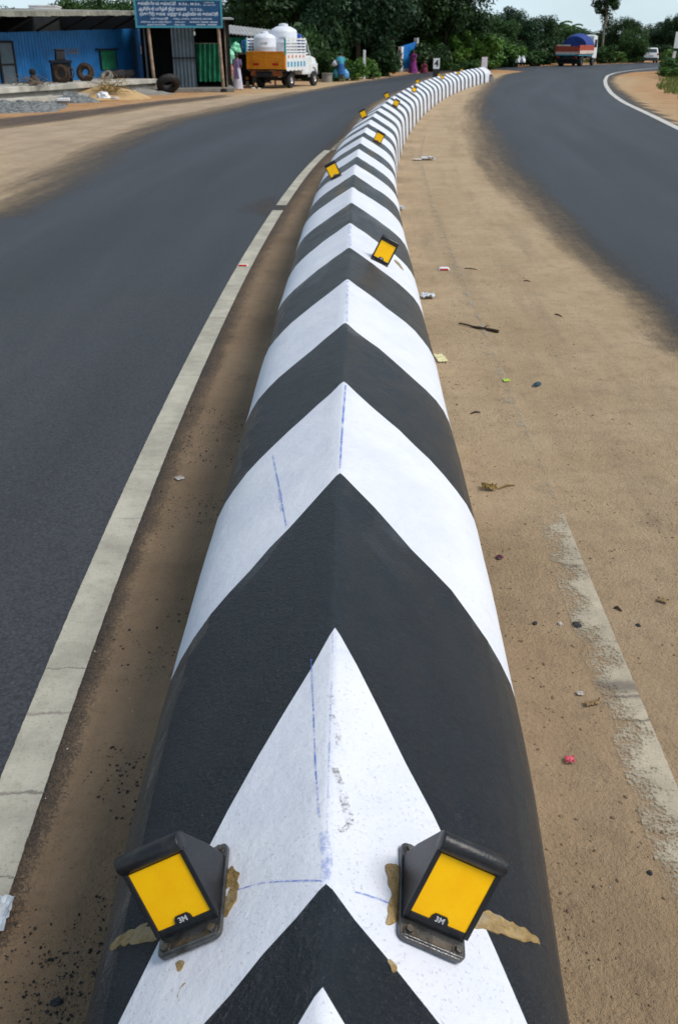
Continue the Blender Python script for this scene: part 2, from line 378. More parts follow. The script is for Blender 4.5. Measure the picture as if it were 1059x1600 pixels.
M = dict(
    soil=make_ground_mat(), road=make_road_mat(), black=make_paint_black(), white=make_paint_white(),
    plastic=pm('black_plastic', (0.008, 0.009, 0.012), 0.34, 0.2, 30, 0.0008, 220, 0.45, dirt=(0.09, 0.078, 0.066), dirt_amt=0.22),
    plate=pm('worn_plate', (0.085, 0.085, 0.085), 0.22, 0.4, 30, 0.001, 90, 0.7, metal=0.6, dirt=(0.16, 0.15, 0.14), dirt_amt=0.5),
    bolt=pm('bolt_steel', (0.12, 0.11, 0.10), 0.45, 0.3, 60, metal=0.7),
    yellow=make_yellow(),
    badge=pm('badge_lettering', (0.55, 0.56, 0.58), 0.5, 0.1, 40),
    glue=make_glue(),
    chalk=broken('blue_chalk', (0.13, 0.23, 0.66), 0.36, 0.66, 130),
    chalkf=broken('faint_blue_chalk', (0.30, 0.38, 0.70), 0.42, 0.74, 110),
    scuff=broken('scuff', (0.26, 0.245, 0.235), 0.46, 0.68, 170),
    tyre=pm('tyre_rubber', (0.018, 0.018, 0.020), 0.75, 0.3, 12, 0.004, 30, dirt=(0.12, 0.09, 0.065), dirt_amt=0.45),
    dusty=pm('dusty_rubber', (0.22, 0.20, 0.165), 0.9, 0.3, 6),
    pinkwhite=pm('pinkish_whitewash', (0.70, 0.60, 0.64), 0.8, 0.12, 3, dirt=(0.4, 0.3, 0.27), dirt_amt=0.3),
    rust=pm('rusty_brown', (0.050, 0.030, 0.019), 0.85, 0.45, 5, 0.01, 20),
    blue=pm('blue_painted_sheet', (0.010, 0.145, 0.40), 0.5, 0.2, 1.4, dirt=(0.03, 0.09, 0.19), dirt_amt=0.5),
    concrete=pm('pale_concrete', (0.42, 0.40, 0.35), 0.9, 0.25, 1.2, 0.01, 18, dirt=(0.2, 0.17, 0.13), dirt_amt=0.5),
    greyconc=pm('grey_concrete', (0.22, 0.21, 0.19), 0.9, 0.25, 2, 0.01, 18, dirt=(0.13, 0.10, 0.07)),
    dark=pm('near_black_and_shade', (0.010, 0.011, 0.012), 0.9, 0.3, 2),  # near-black parts; also painted shade under the eave and in interiors
    thatch=pm('weathered_roof', (0.24, 0.235, 0.20), 0.9, 0.3, 1.5, 0.01, 25, dirt=(0.10, 0.12, 0.07), dirt_amt=0.6),
    tin=pm('tin_sheet', (0.36, 0.36, 0.35), 0.5, 0.2, 2, metal=0.2, dirt=(0.2, 0.15, 0.1)),
    greysheet=pm('grey_blue_sheet', (0.075, 0.105, 0.13), 0.55, 0.2, 2, dirt=(0.04, 0.045, 0.05)),
    greencloth=pm('green_cloth', (0.008, 0.135, 0.065), 0.85, 0.35, 2.5),
    mint=pm('mint_cloth', (0.28, 0.74, 0.48), 0.8, 0.25, 3.5),
    signblue=pm('sign_blue', (0.008, 0.065, 0.17), 0.5, 0.15, 1.5),
    signframe=pm('sign_frame', (0.05, 0.26, 0.34), 0.6, 0.2, 3),
    letter=pm('sign_letters', (0.55, 0.62, 0.72), 0.6, 0.1, 5),
    postwood=pm('post_rusty_paint', (0.30, 0.21, 0.15), 0.8, 0.45, 2.5, 0.004, 30),
    wood=pm('grey_wood', (0.16, 0.13, 0.10), 0.9, 0.35, 3),
    bark=pm('bark', (0.085, 0.065, 0.045), 0.95, 0.4, 3, 0.03, 9),
    palebark=pm('pale_bark', (0.20, 0.19, 0.16), 0.95, 0.3, 3, 0.02, 9),
    orange=pm('orange_paint', (0.74, 0.27, 0.012), 0.5, 0.22, 3, dirt=(0.26, 0.09, 0.02), dirt_amt=0.5),
    darkorange=pm('worn_dark_orange', (0.22, 0.06, 0.012), 0.6, 0.3, 3),
    carwhite=pm('white_enamel', (0.78, 0.79, 0.80), 0.3, 0.05, 2, spec=0.5, dirt=(0.55, 0.5, 0.44), dirt_amt=0.3),
    tank=pm('white_tank_plastic', (0.70, 0.73, 0.79), 0.45, 0.08, 2, dirt=(0.5, 0.5, 0.5), dirt_amt=0.3),
    teal=pm('teal_paint', (0.03, 0.36, 0.34), 0.5, 0.1, 3),
    checkblue=pm('blue_pattern', (0.05, 0.32, 0.50), 0.5, 0.1, 3),
    flower=pm('painted_flowers', (0.55, 0.17, 0.08), 0.5, 0.5, 9),
    drumblue=pm('blue_drum', (0.012, 0.06, 0.36), 0.4, 0.15, 3),
    tarpblue=pm('blue_tarpaulin', (0.012, 0.040, 0.20), 0.7, 0.35, 2, 0.05, 3),
    red=pm('red_boards', (0.36, 0.06, 0.03), 0.6, 0.25, 2),
    cream=pm('cream_boards', (0.60, 0.50, 0.44), 0.6, 0.15, 2),
    chassis=pm('black_chassis', (0.012, 0.013, 0.016), 0.7, 0.4, 4),
    rim=pm('steel_rim', (0.55, 0.55, 0.56), 0.4, 0.1, 4, metal=0.4),
    glass=glass_mat(),
    lampred=pm('red_lamp', (0.45, 0.02, 0.015), 0.25, 0.1, 5),
    lampclear=pm('clear_lamp', (0.75, 0.75, 0.72), 0.15, 0.1, 5),
    skin=pm('brown_skin', (0.12, 0.06, 0.035), 0.6, 0.12, 6),
    hair=pm('black_hair', (0.008, 0.007, 0.007), 0.5, 0.2, 20),
    eye=pm('eye_dark', (0.02, 0.015, 0.012), 0.2, 0.1, 5),
    lilac=pm('lilac_blouse', (0.17, 0.12, 0.24), 0.85, 0.25, 6),
    palecloth=pm('pale_grey_sari', (0.52, 0.52, 0.62), 0.85, 0.15, 4),
    bluecloth=pm('blue_shirt', (0.05, 0.30, 0.42), 0.85, 0.2, 5),
    bluelungi=pm('blue_lungi', (0.025, 0.12, 0.34), 0.85, 0.25, 5),
    purple=pm('purple_sari', (0.22, 0.03, 0.20), 0.8, 0.55, 7),
    maroon=pm('maroon_sari', (0.12, 0.012, 0.03), 0.8, 0.4, 7),
    greendress=pm('green_sari', (0.012, 0.15, 0.11), 0.85, 0.3, 6),
    bagblue=pm('blue_plastic_sack', (0.10, 0.33, 0.62), 0.4, 0.35, 4, 0.02, 6),
    baggreen=pm('dark_green_sack', (0.01, 0.13, 0.15), 0.6, 0.3, 5, 0.02, 6),
    sackwhite=pm('white_plastic_sack', (0.72, 0.74, 0.78), 0.5, 0.15, 6, 0.01, 12),
    gateblue=pm('blue_wall_paint', (0.015, 0.19, 0.58), 0.6, 0.12, 2),
    whitewash=pm('whitewash', (0.72, 0.72, 0.74), 0.8, 0.12, 2, dirt=(0.35, 0.28, 0.2), dirt_amt=0.4),
    blackpaint2=pm('black_band_paint', (0.016, 0.016, 0.019), 0.5, 0.2, 4),
    pinkpaint=pm('pink_drum', (0.42, 0.20, 0.17), 0.7, 0.25, 3),
    creampaint=pm('cream_drum', (0.55, 0.46, 0.34), 0.7, 0.2, 3),
    rubble=pm('grey_rubble', (0.17, 0.18, 0.18), 0.95, 0.55, 7, 0.05, 16),
    sand=pm('yellow_sand', (0.46, 0.31, 0.15), 0.95, 0.15, 2, 0.02, 14),
    brush=pm('dry_brush', (0.24, 0.16, 0.05), 0.95, 0.4, 6),
    pebble=pm('pebbles', (0.030, 0.027, 0.026), 0.9, 0.6, 30),
    clod=pm('soil_clods', (0.21, 0.145, 0.09), 0.95, 0.5, 15),
    lightchip=pm('pale_chips', (0.5, 0.46, 0.42), 0.8, 0.3, 15),
    stick=pm('dead_stick', (0.055, 0.035, 0.024), 0.9, 0.4, 25, 0.002, 60),
    card=pm('pale_yellow_card', (0.62, 0.58, 0.33), 0.8, 0.1, 12),
    litter=pm('grey_white_litter', (0.50, 0.54, 0.58), 0.5, 0.25, 20),
    pinklitter=pm('pink_foil', (0.55, 0.10, 0.13), 0.5, 0.6, 60),
    lime=pm('lime_wrapper', (0.42, 0.62, 0.05), 0.5, 0.2, 30),
    teallitter=pm('dark_teal_scrap', (0.02, 0.05, 0.06), 0.5, 0.2, 20),
    purplelitter=pm('purple_wrapper', (0.14, 0.04, 0.07), 0.5, 0.2, 20),
    stone=pm('dark_stone', (0.040, 0.040, 0.042), 0.85, 0.4, 25, 0.004, 60),
    dryleaf=pm('dry_leaf', (0.30, 0.20, 0.10), 0.85, 0.35, 25),
    leafdark=leaf_mat('dark_leaves', (0.012, 0.036, 0.011), (0.032, 0.078, 0.020)),
    leafmid=leaf_mat('mid_leaves', (0.022, 0.062, 0.014), (0.055, 0.125, 0.026)),
    leafbright=leaf_mat('bright_leaves', (0.040, 0.105, 0.016), (0.105, 0.215, 0.034)),
    leafblue=leaf_mat('bluish_leaves', (0.016, 0.048, 0.022), (0.038, 0.088, 0.036)),
    weed=leaf_mat('weed_blades', (0.075, 0.125, 0.022), (0.17, 0.20, 0.05)),
)

# ------------------------------------------------------------------ the median barrier: centre line and cross-section
ridge_px = [(512,1545),(507,1380),(520,980),(528,740),(538,597),(542,505),(543.5,437),(545,387),(547,349),(549,317),(550,292),(552,273),(555,257),(557,245),(560,233),(563,224),(568,212),(574,199),(588,172),(602,161),(613,150),(630,141),(650,132),(667,124.5),(684,119.5),(698,115.3),(715,111.5),(735,107.8),(753,105)]
rp = [G(a, b, 0.8) for a, b in ridge_px]
ry = np.array([p.y for p in rp]); rx = np.array([p.x for p in rp])
wt = np.where(ry < 20, 1.0, 0.5)
def basis(y):
    u = np.asarray(y) / 20.0
    h = lambda k: np.maximum(0, u - k) ** 2
    return np.stack([np.ones_like(u), u, h(0.15), h(0.4), h(0.75), h(1.25), h(2.0)], -1)
coef, *_ = np.linalg.lstsq(basis(ry) * wt[:, None], rx * wt, rcond=None)
cy = np.concatenate([np.arange(-2.2, 20, 0.05), np.arange(20, 160, 0.2)])
def cx_of(y): return basis(np.asarray(y, float)) @ coef
yy_end = 61.0
_cx = cx_of(np.minimum(cy, yy_end))
_sl = (cx_of(yy_end) - cx_of(yy_end - 0.5)) / 0.5
_cx = np.where(cy > yy_end, cx_of(yy_end) + _sl * (cy - yy_end), _cx)
CL = np.stack([_cx, cy], -1)
seg = np.linalg.norm(np.diff(CL, axis=0), axis=1)
CS = np.concatenate([[0], np.cumsum(seg)])
CS -= np.interp(0.0, cy, CS)                        # s = 0 below the camera
def centre(s):
    return np.array([np.interp(s, CS, CL[:, 0]), np.interp(s, CS, CL[:, 1])])
def frame(s):
    c = centre(s); d = centre(s + 0.15) - centre(s - 0.15); d /= np.linalg.norm(d)
    return c, d, np.array([d[1], -d[0]])            # point, forward, to the right
def s_of_y(y): return float(np.interp(y, CL[:, 1], CS))
S_END = s_of_y(60.6)

PROF = [(0, .800), (.012, .798), (.05, .7785), (.10, .7555), (.15, .7315), (.20, .707), (.25, .681), (.30, .653), (.345, .623), (.385, .590), (.415, .555), (.438, .512), (.453, .465), (.463, .41), (.472, .30), (.480, .15), (.487, 0.0)]
PX = np.array([a for a, b in PROF]); PZ = np.array([b for a, b in PROF])
def surf_z(x, y):
    """height of the barrier's surface over a world point near the camera"""
    return float(np.interp(abs(x - float(cx_of(y))) / taper(y, x - float(cx_of(y))), PX, PZ))
def taper(s, x=-1.0):
    k = 1.0 - 0.07 * float(smooth(np.array(1.7 - s), 0, 1.0))
    return k * (1 + 0.065 * float(smooth(np.array(s), 1.0, 2.6))) if x > 0 else k
def smooth(x, a, b):
    t = np.clip((x - a) / (b - a), 0, 1); return t * t * (3 - 2 * t)
def on_barrier(px, py, lift=0.0):
    z = 0.65
    for _ in range(40):
        g = G(px, py, z); z = 0.5 * z + 0.5 * (surf_z(g.x, g.y) + lift)
    return G(px, py, z)

# lateral distance and run along the median for many points
def lat_along(X, Y):
    sub = np.linspace(CS[0], CS[-1], 420)
    cx_, cy_ = np.interp(sub, CS, CL[:, 0]), np.interp(sub, CS, CL[:, 1])
    lat = np.full(X.shape, 1e9); al = np.zeros(X.shape)
    best = np.full(X.shape, 1e9)
    for i in range(len(sub) - 1):
        ax, ay, bx, by = cx_[i], cy_[i], cx_[i + 1], cy_[i + 1]
        dx, dy = bx - ax, by - ay; L2 = dx * dx + dy * dy
        t = np.clip(((X - ax) * dx + (Y - ay) * dy) / L2, 0, 1)
        ex, ey = X - (ax + t * dx), Y - (ay + t * dy)
        d = np.hypot(ex, ey); sg = np.sign(ex * dy - ey * dx)
        k = d < best
        best = np.where(k, d, best); lat = np.where(k, d * sg, lat); al = np.where(k, sub[i] + t * math.sqrt(L2), al)
    return lat, al

def poly_sd(X, Y, poly):
    """signed distance to a polygon, negative inside"""
    d = np.full(X.shape, 1e9); ins = np.zeros(X.shape, bool)
    n = len(poly)
    for i in range(n):
        ax, ay = poly[i]; bx, by = poly[(i + 1) % n]
        dx, dy = bx - ax, by - ay; L2 = dx * dx + dy * dy + 1e-12
        t = np.clip(((X - ax) * dx + (Y - ay) * dy) / L2, 0, 1)
        d = np.minimum(d, np.hypot(X - ax - t * dx, Y - ay - t * dy))
        c = ((ay > Y) != (by > Y)) & (X < (bx - ax) * (Y - ay) / (by - ay + 1e-12) + ax)
        ins ^= c
    return np.where(ins, -d, d)

def gpoly(pts): return [tuple(G(a, b)[:2]) for a, b in pts]

# carriageways surveyed from the photograph, in metres on the ground
left_line_L = [(0,1268),(61,1095),(97.5,1002),(138,900),(175,799),(221,706),(272,600),(325,500),(373,412),(423,333),(476,264),(508,235)]
left_line_R = [(-8,1420),(73,1250),(116,1104),(150,1002),(209,836),(260,710),(304.6,600),(357,500),(394,412),(439,333),(486.5,264),(518,232)]
def mid_line():
    a = np.array([G(*q)[:2] for q in left_line_L]); b = np.array([G(*q)[:2] for q in left_line_R])
    ys = np.concatenate([np.linspace(b[0, 1], 20, 120)])
    xl = np.interp(ys, a[:, 1], a[:, 0]); xr = np.interp(ys, b[:, 1], b[:, 0])
    m = ys < a[0, 1]; xl = np.where(m, xr - 0.15, xl)
    w = xr - xl
    cxs = (xl + xr) / 2
    # fair the line: a low polynomial of its offset from the barrier
    off = cxs - cx_of(ys); k = np.polyfit(ys, off, 4)
    return ys, cx_of(ys) + np.polyval(k, ys), k
ll_y, ll_x, ll_k = mid_line()
right_line_px = [(1130,1440),(1085,1340),(1040,1255),(1000,1165),(965,1085),(930,1000),(905,950),(856,839),(790,690),(737,540),(714,450),(699,402),(688,360),(672,300),(655,250),(648,225)]
rl = np.array([G(*q)[:2] for q in right_line_px]); o_ = np.argsort(rl[:, 1]); rl = rl[o_]
rl_k = np.polyfit(rl[:, 1], rl[:, 0] - cx_of(rl[:, 1]), 2)
rl_y = np.linspace(1.2, 19, 140); rl_x = cx_of(rl_y) + np.polyval(rl_k, rl_y)

left_asph = [tuple(p) for p in zip(ll_x[::4] + 0.085, ll_y[::4])]
left_asph = [(left_asph[0][0] - 0.22, -6.0), (left_asph[0][0] - 0.12, 0.9)] + left_asph
left_asph += gpoly([(548,205),(562,182),(590,160),(612,148),(640,137),(668,124),(700,113.5),(740,108.6),(772,109),(830,112),(900,112),(950,113),(1059,106.5),(1059,96.5),(1000,98.2),(930,100.6),(860,103.2),(760,105.2),(700,108.8),(640,115.5),(540,131.5),(450,148),(350,170),(250,193),(150,237),(60,298),(0,333)])
left_asph += [(-9.5, 5.0), (-11, -6)]
right_asph = gpoly([(1059,545),(1010,470),(900,380),(835,316),(792,272),(757,216),(744,182),(746,156),(764,132),(784,117),(815,111.5),(900,110),(990,107),(1059,104)]) 
right_asph += gpoly([(1059,109.5),(990,113),(962,118.5),(956,126),(965,138),(985,152),(1015,172),(1059,196)])
right_asph += [(14.5, 14), (10.5, 6), (8.5, 0), (8, -6), (4.6, -6), (4.2, 2)]
side_strip = gpoly([(-30,206),(120,187),(250,166),(360,152),(360,147),(240,158),(120,173),(-30,188)])
right_road = [(rl_x[0] + 0.25, -6.0)] + [tuple(p) for p in zip(rl_x[::6] - 0.06, rl_y[::6])] + gpoly([(640,200),(668,160),(700,143),(735,130),(770,122)]) + right_asph[8:]
wedge = gpoly([(-40,205),(120,186),(250,165),(370,150),(460,142),(450,150),(350,172),(250,195),(150,240),(60,300),(-10,340)])
dusty = gpoly([(905,560),(1100,540),(1200,1000),(1120,1150),(1000,1060),(925,915),(880,760)])

def grid(xs, ys):
    X, Y = np.meshgrid(xs, ys); nx, ny = len(xs), len(ys)
    idx = np.arange(nx * ny).reshape(ny, nx)
    q = np.stack([idx[:-1, :-1], idx[:-1, 1:], idx[1:, 1:], idx[1:, :-1]], -1).reshape(-1, 4)
    return X.ravel(), Y.ravel(), q

def sheet(name, X, Y, Z, q, mat, attrs):
    used = np.unique(q); re = np.full(len(X), -1); re[used] = np.arange(len(used)); q = re[q]
    me = bpy.data.meshes.new(name)
    me.vertices.add(len(used)); me.vertices.foreach_set('co', np.stack([X[used], Y[used], Z[used]], -1).astype(np.float32).ravel())
    me.loops.add(q.size); me.loops.foreach_set('vertex_index', q.ravel().astype(np.int32))
    me.polygons.add(len(q)); me.polygons.foreach_set('loop_start', np.arange(0, q.size, 4, dtype=np.int32))
    me.polygons.foreach_set('use_smooth', np.ones(len(q), bool))
    me.update(calc_edges=True); me.validate()
    for k, v in attrs.items():
        a = me.attributes.new(k, 'FLOAT', 'POINT'); a.data.foreach_set('value', v[used].astype(np.float32))
    me.materials.append(mat)
    o = bpy.data.objects.new(name, me); C.objects.link(o)
    return o

def smooth(x, a, b):
    t = np.clip((x - a) / (b - a), 0, 1); return t * t * (3 - 2 * t)

def soil_attrs(X, Y):
    lat, al = lat_along(X, Y)
    wl = 0.2 + 0.02 * np.clip(Y, 0, 60)
    orange = np.maximum(smooth(-lat, 7, 13), smooth(lat, 7.0, 10.0) * 0.75)
    orange = np.maximum(orange, smooth(Y, 62, 78))
    # the pale sand spilled between the carriageway and the side road
    orange = orange * smooth(np.hypot(X - 11, (Y - 66) * 0.6), 5, 10)
    orange = orange * smooth(poly_sd(X, Y, wedge), -0.4, 0.6)
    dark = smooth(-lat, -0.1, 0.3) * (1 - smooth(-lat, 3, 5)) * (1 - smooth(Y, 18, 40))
    dark = np.maximum(dark, 0.50 * smooth(lat, 0.1, 0.3) * (1 - smooth(Y, 2.2, 5.0)))  # near right verge darkened: browner soil plus a painted-in vignette
    return lat, al, orange, dark, smooth(-poly_sd(X, Y, wedge), -0.2, 1.2)

gx = np.concatenate([-np.geomspace(14, 420, 34)[::-1], np.arange(-13.5, -3, 0.5), np.arange(-3, 6, 0.15), np.arange(6, 16.2, 0.5), np.geomspace(17, 420, 34)])
gy = np.concatenate([np.array([-120, -60, -30, -15, -8]), np.arange(-5, 9, 0.14), np.geomspace(9, 130, 150), np.array([150, 190, 260, 400, 700])])
X, Y, q = grid(gx, gy)
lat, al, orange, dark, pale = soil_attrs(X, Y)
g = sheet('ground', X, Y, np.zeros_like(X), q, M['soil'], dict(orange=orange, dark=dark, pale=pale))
tag(g, kind='structure')

gx = np.concatenate([np.arange(-60, -4, 0.45), np.arange(-4, 6, 0.12), np.arange(6, 90, 0.45)])
gy = np.concatenate([np.arange(-6, 9, 0.12), np.geomspace(9, 175, 240)])
X, Y, q = grid(gx, gy)
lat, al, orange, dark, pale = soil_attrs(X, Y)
sdL, sdR, sdS = poly_sd(X, Y, left_asph), poly_sd(X, Y, right_asph), poly_sd(X, Y, side_strip)
sdRR, sdW, sdD = poly_sd(X, Y, right_road), poly_sd(X, Y, wedge), poly_sd(X, Y, dusty)
wL = np.where(lat > -3.2, np.clip(0.10 + 0.02 * Y, 0.1, 0.6), np.clip(0.10 * Y, 0.5, 1.6))
cov = np.clip(0.5 + sdL / wL * 0.5, 0, 1)
cov = np.minimum(cov, np.clip(0.5 + sdR / np.clip(0.065 * Y, 0.30, 1.2) * 0.5, 0, 1))
cov = np.minimum(cov, np.clip(0.66 + sdS / 2.2, 0.44, 1))
cov = np.minimum(cov, np.where(sdD < 0.4, 1 - 0.27 * (1 - smooth(sdD, -0.7, 0.5)), 1))
smear = gpoly([(385,330),(398,316),(430,306),(446,318),(438,332),(410,338)])
sdP = poly_sd(X, Y, smear)
cov = np.maximum(cov, 0.42 * (1 - smooth(sdP, -0.35, 0.6)))
cov = np.where(cov > 0.97, 1.25, cov)
inside = (np.minimum.reduce([sdL, sdR, sdS, sdRR, sdW]) < 0.35) | ((np.abs(lat) < 1.8) & (Y < 61)) & (np.abs(lat) > 0.25)
keep = inside[q].all(1)
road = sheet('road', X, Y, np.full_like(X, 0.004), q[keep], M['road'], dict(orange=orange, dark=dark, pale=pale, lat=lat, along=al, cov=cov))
tag(road, kind='structure')

def ribbon(name, cxs, cys, w, mat, wear, z=0.008, gaps=()):
    mb_v = []; fs = []; side = []; wr = []; alg = []
    s = 0; n = 5
    for i in range(len(cxs)):
        j0, j1 = max(i - 1, 0), min(i + 1, len(cxs) - 1)
        d = Vector((cxs[j1] - cxs[j0], cys[j1] - cys[j0], 0)).normalized(); r = Vector((d.y, -d.x, 0))
        if i: s += math.hypot(cxs[i] - cxs[i - 1], cys[i] - cys[i - 1])
        for k in range(n):
            u = -1 + 2 * k / (n - 1)
            mb_v.append(Vector((cxs[i], cys[i], z)) + r * (u * w / 2)); side.append(u); wr.append(wear(cys[i])); alg.append(s)
    for i in range(len(cxs) - 1):
        ym = (cys[i] + cys[i + 1]) / 2
        if any(a < ym < b for a, b in gaps): continue
        for k in range(n - 1):
            a = i * n + k; fs.append((a, a + 1, a + n + 1, a + n))
    me = bpy.data.meshes.new(name); me.from_pydata(mb_v, [], fs); me.materials.append(mat)
    for nm, v in (('side', side), ('wear', wr), ('along', alg)):
        at = me.attributes.new(nm, 'FLOAT', 'POINT'); at.data.foreach_set('value', v)
    o = bpy.data.objects.new(name, me); C.objects.link(o)
    return tag(o, kind='structure')

yy = np.linspace(G(0, 1425).y, 20.5, 260)
gy0 = G(431, 326).y
ribbon('edge_line', cx_of(yy) + np.polyval(ll_k, yy), yy, 0.150, make_marking(0.0, 0, (0.47, 0.445, 0.365)), lambda y: 1.25 - 0.9 * smooth(np.array(1.62 - y), 0, 0.2) - 0.45 * smooth(np.array(y), 12, 20), gaps=[(gy0 - 0.16, gy0 + 0.22)])
yf = np.linspace(20.5, 58, 90)
ribbon('edge_line', cx_of(yf) - 0.95, yf, 0.14, make_marking(0.0, 0, (0.40, 0.36, 0.28)), lambda y: 0.52)
def rwear(y):
    return float(0.60 - 0.34 * smooth(np.array(y), 3.5, 3.8) - 0.05 * smooth(np.array(y), 2.5, 2.8) - 0.02 * smooth(np.array(y), 6, 10))
yr = np.linspace(0.6, 24, 300)
ribbon('edge_line', cx_of(yr) + np.polyval(rl_k, np.clip(yr, 0.6, 19)), yr, 0.150, make_marking(0.24, 0, (0.47, 0.41, 0.305)), rwear)
# the white line round the corner on the far side of the right-hand carriageway
cor = [(1180,262),(1110,226),(1053,198),(1010,177),(973,160),(954,146),(946,134),(944.5,126),(948,118.5),(960,114),(986,110),(1021,106.5),(1075,103)]
cw = np.array([G(*k)[:2] for k in cor])
tt = np.concatenate([[0], np.cumsum(np.linalg.norm(np.diff(cw, axis=0), axis=1))]); tn = np.linspace(0, tt[-1], 160)
cw = np.stack([np.interp(tn, tt, cw[:, 0]), np.interp(tn, tt, cw[:, 1])], -1)
for _ in range(14): cw[1:-1] = (cw[:-2] + cw[1:-1] * 2 + cw[2:]) / 4
ribbon('edge_line', cw[:, 0], cw[:, 1], 0.22, make_marking(0.0, 0, (0.62, 0.60, 0.56)), lambda y: 1.15)

# ------------------------------------------------------------------ the chevron painted barrier
def apex(py): return s_of_y(G(CX, py, 0.8).y)
bound = [(-1.9, .8), (-1.2, .8), (-0.55, .85), (0.05, .9), (0.45, 1.0), (apex(1545), 1.15), (apex(1380), .95), (apex(980), 2.40), (apex(740), 1.55), (apex(597), 1.42), (apex(505), 1.3)]
for y_ in (437, 387, 349, 317, 292, 273, 257, 245, 233, 224): bound.append((apex(y_), 1.25))
# colour of the strip that ends at each boundary: the one below the 740 apex is black
cols = {}
s0 = bound[-1][0]; kk = len(bound)
while s0 + 1.0 < S_END - 0.3:
    s0 += 0.98 if (kk - 8) % 2 == 1 else 0.74; bound.append((s0, 1.2)); kk += 1
i740 = 8

def make_barrier():
    xs = sorted(set([-a for a in PX] + list(PX)))
    zs = [float(np.interp(abs(a), PX, PZ)) for a in xs]
    rows = []; mats = []
    for i in range(len(bound) - 1):
        (a, ka), (b, kb) = bound[i], bound[i + 1]
        n = 14 if b < 5 else 5 if b < 14 else 2
        for j in range(n):
            f = j / n; rows.append((a + (b - a) * f, ka + (kb - ka) * f, j == 0)); mats.append(1 if (i - i740) % 2 else 0)
    rows.append((bound[-1][0], 1.2, True))
    mats[-1] = 0; rows.append((S_END + 0.35, 0.0, True)); mats.append(0)
    V = []; Fc = []; Mi = []; W = len(xs)
    for s, k, edge in rows:
        for x, z in zip(xs, zs):
            off = -k * min(abs(x), 0.44)
            if edge and s < 20:
                off += 0.012 * mnoise.noise(Vector((x * 9 + s * 3, s * 1.7, 2.0))) + 0.010 * mnoise.noise(Vector((x * 31, s * 4.1, 7.0)))
            c, d, r = frame(min(s + off, S_END + 0.35))
            x0 = x; x = x * taper(s + off, x)
            rough = 0.006 * mnoise.noise(Vector((x0 * 4, (s + off) * 2.5, 1.0))) + 0.004 * mnoise.noise(Vector((x * 11, (s + off) * 8, 4.0)))
            zz = z + (rough if z > 0 else 0)
            xx = x + (0.006 * mnoise.noise(Vector((z * 5, (s + off) * 1.8, 9.0 + (x > 0)))) if abs(x) > 0.4 else 0.004 * mnoise.noise(Vector((s * 1.1, 0, 3))) )
            V.append((c[0] + r[0] * xx, c[1] + r[1] * xx, zz))
    for i in range(len(rows) - 1):
        for k in range(W - 1):
            a = i * W + k; Fc.append((a, a + 1, a + W + 1, a + W)); Mi.append(mats[i])
    Fc.append(tuple(range(W - 1, -1, -1))); Mi.append(1)
    m = (len(rows) - 1) * W; Fc.append(tuple(range(m, m + W))); Mi.append(0)
    mb = MB(); mb.v, mb.f, mb.m = V, Fc, Mi
    return mb

bar = thing('median_barrier', 'long concrete median painted in black and white chevrons, curving away between the two carriageways', 'median barrier')
kb = make_barrier().build('concrete_body', [M['white'], M['black']], bar, fix=True)
kb.data.polygons.foreach_set('use_smooth', [True] * len(kb.data.polygons))
for md in list(kb.modifiers): kb.modifiers.remove(md)

def lay_ribbon(name, pts, w, mat, lift=0.0016, step=0.02, jitter=0.0):
    w3 = [on_barrier(a, b) for a, b in pts]
    L = [0]
    for a, b in zip(w3, w3[1:]): L.append(L[-1] + (b - a).length)
    n = max(2, int(L[-1] / step)); vs = []; fs = []
    xs = np.interp(np.linspace(0, L[-1], n + 1), L, [p.x for p in w3]); ys = np.interp(np.linspace(0, L[-1], n + 1), L, [p.y for p in w3])
    for i in range(n + 1):
        j0, j1 = max(i - 1, 0), min(i + 1, n)
        d = Vector((xs[j1] - xs[j0], ys[j1] - ys[j0], 0)).normalized(); r = Vector((d.y, -d.x, 0))
        jw = w * (1 + jitter * mnoise.noise(Vector((i * 0.37, L[-1], 2))))
        for u in (-0.5, 0, 0.5):
            p = Vector((xs[i], ys[i], 0)) + r * (u * jw)
            vs.append((p.x, p.y, surf_z(p.x, p.y) + 0.006 * mnoise.noise(Vector(((p.x - float(cx_of(p.y))) * 4, s_of_y(p.y) * 2.5, 1.0))) + 0.004 * mnoise.noise(Vector(((p.x - float(cx_of(p.y))) * 11, s_of_y(p.y) * 8, 4.0))) + lift))
    for i in range(n):
        for k in range(2): fs.append((i * 3 + k, i * 3 + k + 1, i * 3 + k + 4, i * 3 + k + 3))
    mb = MB(); mb.add(vs, fs)
    return mb.build(name, mat, bar, smooth=True, fix=False)

lay_ribbon('chalk_line', [(520,985),(519,1050),(516,1130),(513,1230),(511,1300)], 0.003, M['chalkf'])
lay_ribbon('chalk_line', [(486,1030),(490,1120),(493,1200),(498,1270),(500,1280)], 0.003, M['chalk'])
lay_ribbon('chalk_line', [(505,1300),(512,1340),(509,1378)], 0.018, M['chalkf'], jitter=0.5)
lay_ribbon('chalk_line', [(372,1390),(410,1380),(465,1378),(505,1380)], 0.0028, M['chalk'])
lay_ribbon('chalk_line', [(555,1396),(580,1402),(612,1414)], 0.0028, M['chalk'])
lay_ribbon('chalk_line', [(540,603),(536,650),(533,700),(531,735)], 0.0065, M['chalk'], jitter=0.6)
lay_ribbon('chalk_line', [(426,712),(435,755),(441,790),(447,822)], 0.004, M['chalk'])
lay_ribbon('chalk_line', [(437,765),(440,800)], 0.012, M['chalkf'], jitter=0.6)
lay_ribbon('chalk_line', [(543,440),(542,470),(542,502)], 0.014, M['chalkf'], jitter=0.6)
lay_ribbon('chalk_line', [(546,352),(547,385)], 0.022, M['chalkf'], jitter=0.6)
